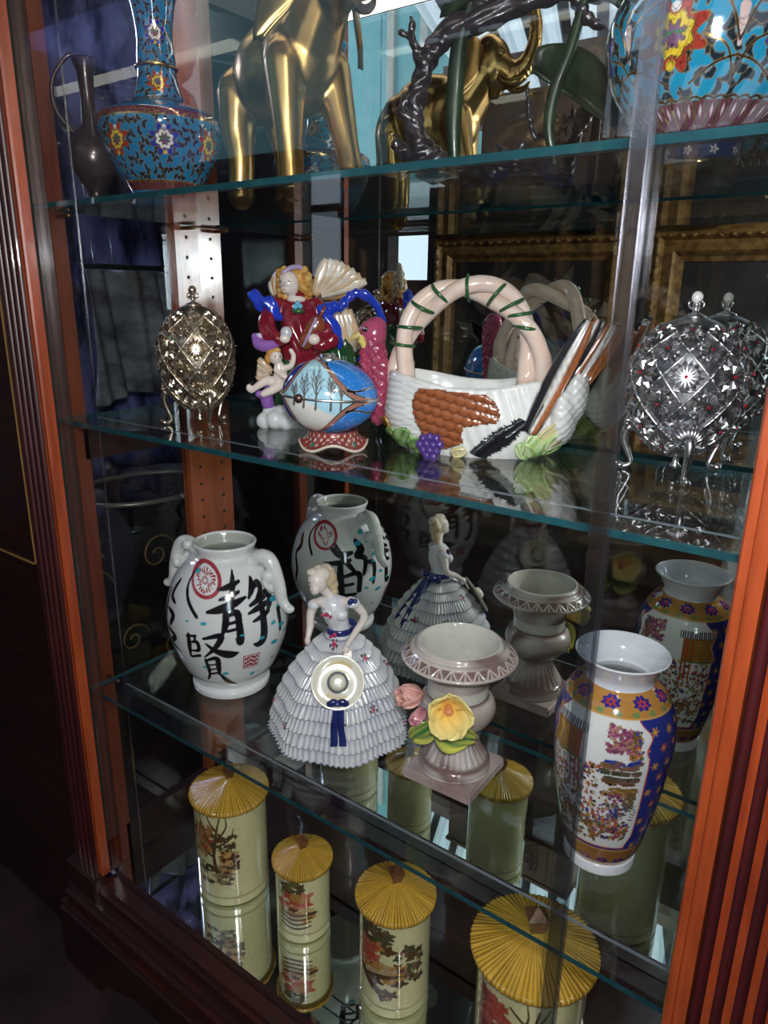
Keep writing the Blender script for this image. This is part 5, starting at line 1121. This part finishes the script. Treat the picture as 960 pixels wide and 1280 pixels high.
CVP = [(0, .004), (.046, .004), (.050, 0), (.052, .004), (.049, .014), (.053, .024), (.066, .044), (.083, .075), (.0925, .103), (.0935, .116), (.088, .129), (.066, .139), (.044, .148), (.036, .160), (.030, .180), (.0285, .193), (.0285, .210), (.0265, .232), (.0280, .255), (.0330, .282), (.042, .305), (.048, .318), (.046, .320), (.038, .305), (0, .26)]
def paint_cv(c, T, Z, R, row):
    rg = np.random.RandomState(8); c[:, :3] = TQ; out = row < 22*8; S = T*np.clip(R, .028, .094); body = out & (Z > .030) & (Z < .118); neck = out & (Z > .150) & (Z < .31)
    S = T*.090; items = []
    for j, z in enumerate(np.arange(.036, .118, .0095)):
        k = 44
        for i in range(k): items.append(((i+.5*(j % 2)+rg.uniform(-.2, .2))/k*2*pi*.09-pi*.09, z+rg.uniform(-.002, .002), rg.uniform(.0060, .0082), rg.uniform(0, 6.28), 1 if rg.rand() > .5 else -1))
    commas(c, S, Z, items, body, wire=.0001)
    for i in range(8):
        th = -pi+.05+i*pi/4; red = i % 2; blossom(c, S*np.clip(R, .05, .094)/.094, Z, th*.090*1, .086, .0175, (.30, .02, .02) if red else (.012, .03, .30), (.62, .42, .04) if red else (.62, .60, .60), (.10, .07, .10), body)
    Sn = T*.029; items = []
    for j, z in enumerate(np.arange(.155, .31, .0085)):
        for i in range(17): items.append(((i+.5*(j % 2))/17*2*pi*.029-pi*.029, z+rg.uniform(-.0015, .0015), rg.uniform(.0046, .0060), rg.uniform(0, 6.28), 1 if rg.rand() > .5 else -1))
    commas(c, Sn, Z, items, neck, wire=.0001)
    for i in range(3):
        th = .04+i*2*pi/3; blossom(c, (((T-th+pi) % (2*pi))-pi)*.029, Z, 0, .172, .0125, (.34, .03, .02), (.62, .42, .04), (.12, .08, .14), neck); blossom(c, (((T-th+pi) % (2*pi))-pi)*.029, Z, 0, .237, .0145, (.012, .03, .32), (.62, .60, .60), (.2, .1, .1), neck)
    bd = np.where(out, np.maximum(.118-Z, Z-.128), 1); over(c, (.10, .02, .05), bd); goldline(c, np.where(out, (Z-.1225)-.0028*np.sin(T*44), 1), .0009); goldline(c, np.where(out, Z-.1178, 1), .0007)
    bd = np.where(out, np.maximum(.022-Z, Z-.034), 1); over(c, (.10, .02, .04), bd); goldline(c, np.where((bd < 0), (((T*40/(2*pi)) % 1)-.5)*.006, 1), .0006); goldline(c, np.where(out, Z-.0345, 1), .0006)
    goldline(c, np.where(out, Z-.148, 1), .001)
painted_lathe('body', CVP, 900, 8, paint_cv, None, cv)
MB().tube([(.0295*cos(a), .0295*sin(a), .196) for a in np.linspace(0, 2*pi, 50)], .0026, 8).build('neck_ring', [M_GOLD], cv)
cb = thing('cloisonne_jar', W(-.215, .185, ZS1), .259, 'large round turquoise enamel jar with scrolls and red flower, right end of the top shelf', 'jar')
CBP = [(0, .003), (.034, .003), (.037, 0), (.038, .003), (.0375, .020), (.040, .024), (.055, .031), (.074, .048), (.090, .072), (.0975, .098), (.099, .113), (.096, .130), (.087, .147), (.070, .161), (.054, .168), (.050, .174), (.052, .182), (.050, .184), (.045, .176), (.05, .16), (0, .12)]
def paint_cb(c, T, Z, R, row):
    rg = np.random.RandomState(18); c[:, :3] = (.010, .25, .42); out = row < 17*9; S = T*.096; body = out & (Z > .042) & (Z < .150); items = []
    for j, z in enumerate(np.arange(.046, .150, .0115)):
        k = 40
        for i in range(k): items.append(((i+.5*(j % 2)+rg.uniform(-.2, .2))/k*2*pi*.096-pi*.096, z+rg.uniform(-.0025, .0025), rg.uniform(.0074, .0100), rg.uniform(0, 6.28), 1 if rg.rand() > .5 else -1))
    commas(c, S, Z, items, body, (.008, .018, .025), .0002)
    for th0 in np.arange(-pi, pi, pi/3):      # gilt branching stems
        for sg in (-1, 1):
            for (a, b, cc_) in (((0, .060), (.010, .082), (.030, .092)), ((0, .085), (.012, .112), (.034, .124)), ((0, .075), (.018, .070), (.040, .058))):
                q = curve2([(th0*.096+.02+sg*p[0], p[1]) for p in (a, b, cc_)], 8); d = np.where(body & (np.abs(S-th0*.096-.02) < .05), 0, 1)
                sel = d == 0
                if sel.any(): cc2 = c[sel]; goldline(cc2, stem_dist(S[sel], Z[sel], q), .0007); c[sel] = cc2
        sel = body & (np.abs(S-th0*.096-.02) < .01); cc2 = c[sel]; over(cc2, (.60, .45, .42), stem_dist(S[sel], Z[sel], [(th0*.096+.02, .082), (th0*.096+.02, .108)], [.0015, .0042])); c[sel] = cc2
    for i in range(6):
        th = -pi+i*pi/3+.70; red = (i % 2) == 0; blossom(c, S*np.clip(R, .06, .099)/.099, Z, th*.096*1.0, .094, .024, (.32, .035, .02) if red else (.012, .03, .34), (.64, .46, .03) if red else (.62, .60, .60), (.16, .08, .16), body, 8)
    bd = np.where(out, np.maximum(.150-Z, Z-.160), 1); over(c, (.10, .02, .06), bd); goldline(c, np.where(out, (Z-.155)-.0030*np.sin(T*40), 1), .0010); goldline(c, np.where(out, Z-.1495, 1), .0009)
    bd = np.where(out, np.maximum(.026-Z, Z-.046), 1); over(c, (.12, .03, .05), bd); n = 44; u = ((T*n/(2*pi)) % 1)-.5; goldline(c, np.where(bd < 0, (np.abs(u)-.5)*.012, 1), .0009); over(c, (.55, .45, .45), np.where(bd < -.001, np.abs(u)*.018+np.abs(Z-.039)*.5-.0024, 1)); goldline(c, np.where(out, (Z-.0465)-.002*np.abs(np.cos(T*n/2)), 1), .0008)
    ft = out & (Z < .024); c[ft, :3] = (.012, .03, .12); k = 10; u = (((T*k/(2*pi)) % 1)-.5)*2*pi/k*.037; dd = np.hypot(u, Z-.012); a = np.arctan2(Z-.012, u); over(c, (.60, .60, .62), np.where(ft, dd-.0045*(.65+.35*np.cos(a*5)), 1), .0003); over(c, (.4, .05, .06), np.where(ft, dd-.0011, 1)); goldline(c, np.where(out, Z-.0015, 1), .0018)
    c[row >= 14*9+4, :] = (.05, .03, .02, .6)
painted_lathe('body', CBP, 1050, 9, paint_cb, None, cb)

# ------------------------------------------------------------ top shelf: brass elephant
el = thing('brass_elephant', W(-.742, .160, ZS1), -.22, 'large polished brass elephant with raised trunk on the top glass shelf', 'elephant')
B = (1, 1, 1); ep = [El((-.035, 0, .155), (.078, .060, .060)), El((.035, 0, .160), (.060, .054, .060)), El((-.01, 0, .190), (.08, .042, .036)), El((-.085, 0, .150), (.040, .048, .052)), El((.020, 0, .125), (.06, .045, .03)),
      Tb([(.055, 0, .175), (.085, 0, .205), (.105, 0, .225)], [.046, .040, .036]), El((.118, 0, .232), (.036, .033, .038)), El((.110, 0, .252), (.028, .028, .022)), El((.128, 0, .212), (.026, .024, .024)),
      Tb([(.132, 0, .225), (.158, 0, .215), (.182, 0, .222), (.198, 0, .245), (.202, 0, .272), (.195, 0, .296), (.180, 0, .312)], [.028, .022, .0175, .0150, .0135, .0125, .0130]), El((.126, 0, .196), (.016, .012, .016)),
      Tb([(-.100, -.032, .135), (-.104, -.034, .09), (-.096, -.034, .05), (-.102, -.034, .008)], [.034, .026, .0200, .0200]), Tb([(-.085, .032, .135), (-.080, .034, .09), (-.070, .034, .05), (-.074, .034, .008)], [.034, .026, .0200, .0200]),
      Tb([(.050, -.034, .150), (.056, -.036, .10), (.060, -.036, .05), (.064, -.036, .008)], [.032, .0245, .0190, .0195]), Tb([(.055, .034, .150), (.075, .038, .10), (.092, .040, .06), (.104, .040, .030)], [.032, .024, .0185, .0185]),
      El((-.102, -.034, .007), (.023, .023, .007)), El((-.074, .034, .007), (.023, .023, .007)), El((.065, -.036, .007), (.022, .022, .007)), El((.106, .040, .024), (.021, .021, .010)), Tb([(-.122, 0, .175), (-.138, 0, .15), (-.136, 0, .11), (-.132, .004, .085)], [.008, .006, .005, .007])]
def flt(p): return p
ring = lambda co: -.0010*(np.sin(np.arctan2(co[:, 2]-.26, .165-co[:, 0])*46) > .3)*(co[:, 0] > .16)
el.scale = (.80, .95, 1.02)
blob('body', ep, M_BRASS, el, .0030, 6, disp=ring)
for s in (-1, 1):
    blob('eye', [Tb([(.136, s*.0265, .243), (.143, s*.0275, .247), (.150, s*.0235, .243)], [.0018, .003, .0018]), El((.143, s*.0260, .241), (.0052, .0035, .0034)), Tb([(.136, s*.0265, .241), (.143, s*.0265, .237), (.150, s*.0235, .241)], [.0018, .0024, .0018])], M_BRASS, el, .0011, 1)
    V = []; F = []; n = 26; m_ = 12
    for i in range(n):
        for j in range(m_):
            u = i/(n-1); v = j/(m_-1); a = -1.25+2.2*u; R_ = v*(.066+.005*sin(u*9))*(1 if abs(a) < .9 else .9); back = .9
            # ear hangs from the side of the head and stands away from it
            oy = s*(.026+R_*.88); V.append((.100-.42*R_+.012*sin(v*4+u), oy+s*.002*sin(v*9+u*5), .236+R_*1.25*sin(a)-.006*v))
    F = [(i*m_+j, i*m_+j+1, (i+1)*m_+j+1, (i+1)*m_+j) for i in range(n-1) for j in range(m_-1)]
    o = obj('ear', V, F, [M_BRASS], el); q = o.modifiers.new('t', 'SOLIDIFY'); q.thickness = .005; q.offset = 0
    MB().tube([(.138, s*.018, .208), (.156, s*.024, .198), (.176, s*.024, .198), (.190, s*.020, .206)], [.0065, .0058, .0048, .0018], 10, 0, 5).build('tusk', [M_BRASS], el)

# ------------------------------------------------------------ top shelf: gnarled bronze branch
bn = thing('bronze_branch', W(-.42, .17, ZS1), .485, 'gnarled black bronze branch sculpture with long green leaves on the top shelf', 'sculpture')
nd = lambda co: .0022*np.sin(co[:, 0]*210+3*np.sin(co[:, 2]*95))*np.sin(co[:, 2]*230+2*np.sin(co[:, 1]*160))
blob('branch', [Tb([(-.020, .0, .010), (-.060, 0, .012), (-.092, 0, .030), (-.105, 0, .058), (-.103, 0, .095), (-.090, 0, .130), (-.068, 0, .152), (-.030, 0, .165), (.010, .004, .180), (.050, .010, .188), (.085, .014, .182)], [.013, .016, .015, .011, .0105, .011, .013, .014, .012, .010, .007]),
    Tb([(-.106, 0, .060), (-.120, -.004, .075), (-.117, -.006, .088)], [.009, .007, .004]), Tb([(-.096, 0, .115), (-.108, -.004, .138), (-.112, -.004, .165)], [.006, .005, .0035]), Tb([(-.110, -.004, .145), (-.122, -.004, .152)], [.004, .003]),
    Tb([(-.10, 0, .03), (-.122, .0, .036), (-.128, 0, .050)], [.010, .008, .004]), Tb([(-.02, 0, .012), (.030, 0, .014), (.060, .0, .010)], [.011, .009, .008]), El((-.06, 0, .008), (.045, .030, .008)), El((.03, .005, .006), (.050, .030, .007)),
    Tb([(.0, 0, .178), (.012, -.01, .205), (.030, -.010, .23)], [.009, .007, .005]), Tb([(.060, .01, .186), (.075, 0, .160), (.095, -.004, .150)], [.007, .006, .004]), Tb([(.030, .02, .05), (.022, .02, .075), (.018, .02, .10)], [.004, .0035, .002])], M_BLACK, bn, .0017, 2, disp=nd)
def strap(pts, w, name='leaf', th_=.0025):
    q = catmull(pts, 8); V = []; 
    for i, p in enumerate(q):
        t = i/(len(q)-1); ww = w*(sin(pi*min(.97, .12+.85*t)))**.55; V += [(p[0]-ww, p[1], p[2]), (p[0], p[1]-.35*w, p[2]), (p[0]+ww, p[1], p[2])]
    F = []
    for i in range(len(q)-1):
        a = i*3; F += [(a, a+1, a+4, a+3), (a+1, a+2, a+5, a+4)]
    o = obj(name, V, F, [M_GREENP], bn); s = o.modifiers.new('t', 'SOLIDIFY'); s.thickness = th_; return o
strap([(-.058, -.006, .016), (-.061, -.010, .06), (-.060, -.010, .11), (-.056, -.008, .150), (-.040, -.004, .20)], .0095)
strap([(.056, .0, .012), (.044, -.004, .055), (.048, -.004, .095), (.060, -.002, .130), (.070, 0, .170), (.080, 0, .21)], .0070)
strap([(-.072, .0, .165), (-.050, -.014, .185), (-.010, -.02, .20)], .016)
strap([(.085, .012, .180), (.110, .004, .172), (.128, .0, .150)], .008)
# broad leaf on the far side of the branch, seen in the mirror
V, F = petal(.135, .034, .35, -.3, 16, 9); o = obj('broad_leaf', place(V, (.022, .040, .128), .30, -.25, 1, 1.2), F, [M_GREENP], bn); s = o.modifiers.new('t', 'SOLIDIFY'); s.thickness = .004
blob('small_bird', [El((.010, .0, .024), (.010, .010, .013)), El((.016, 0, .039), (.006, .006, .006)), Tb([(.002, 0, .028), (-.012, 0, .040)], [.006, .002]), Tb([(.018, 0, .038), (.026, 0, .040)], [.003, .0012]), El((.010, 0, .012), (.012, .012, .005))], M_BLACK, bn, .0013, 2)

# ------------------------------------------------------------ top shelf: dark ewer at the far left
ew = thing('dark_ewer', W(-1.075, .075, ZS1), .95, 'dark brown metal ewer with arched handle at the far left of the top shelf', 'ewer')
M_EWER = mat('dark_brown_bronze', (.055, .035, .035), .28, .5, (.035, .022, .025), 20, coat=.3)
MB().lathe([(0, .0), (.022, .0), (.024, .003), (.012, .010), (.010, .020), (.022, .035), (.034, .058), (.036, .078), (.026, .098), (.012, .115), (.0095, .150), (.012, .185), (.018, .20), (.016, .203), (.008, .185), (0, .18)], 48).build('body', [M_EWER], ew)
MB().tube([(.024, 0, .075), (.040, 0, .10), (.052, 0, .108), (.062, 0, .100), (.066, 0, .088)], [.006, .005, .0045, .004, .005], 10, 0, 5).build('spout', [M_EWER], ew)
MB().tube([(-.022, 0, .10), (-.045, 0, .13), (-.046, 0, .17), (-.020, 0, .205), (-.008, 0, .190)], [.004, .0035, .003, .0035, .004], 10, 0, 5).build('handle', [M_EWER], ew)
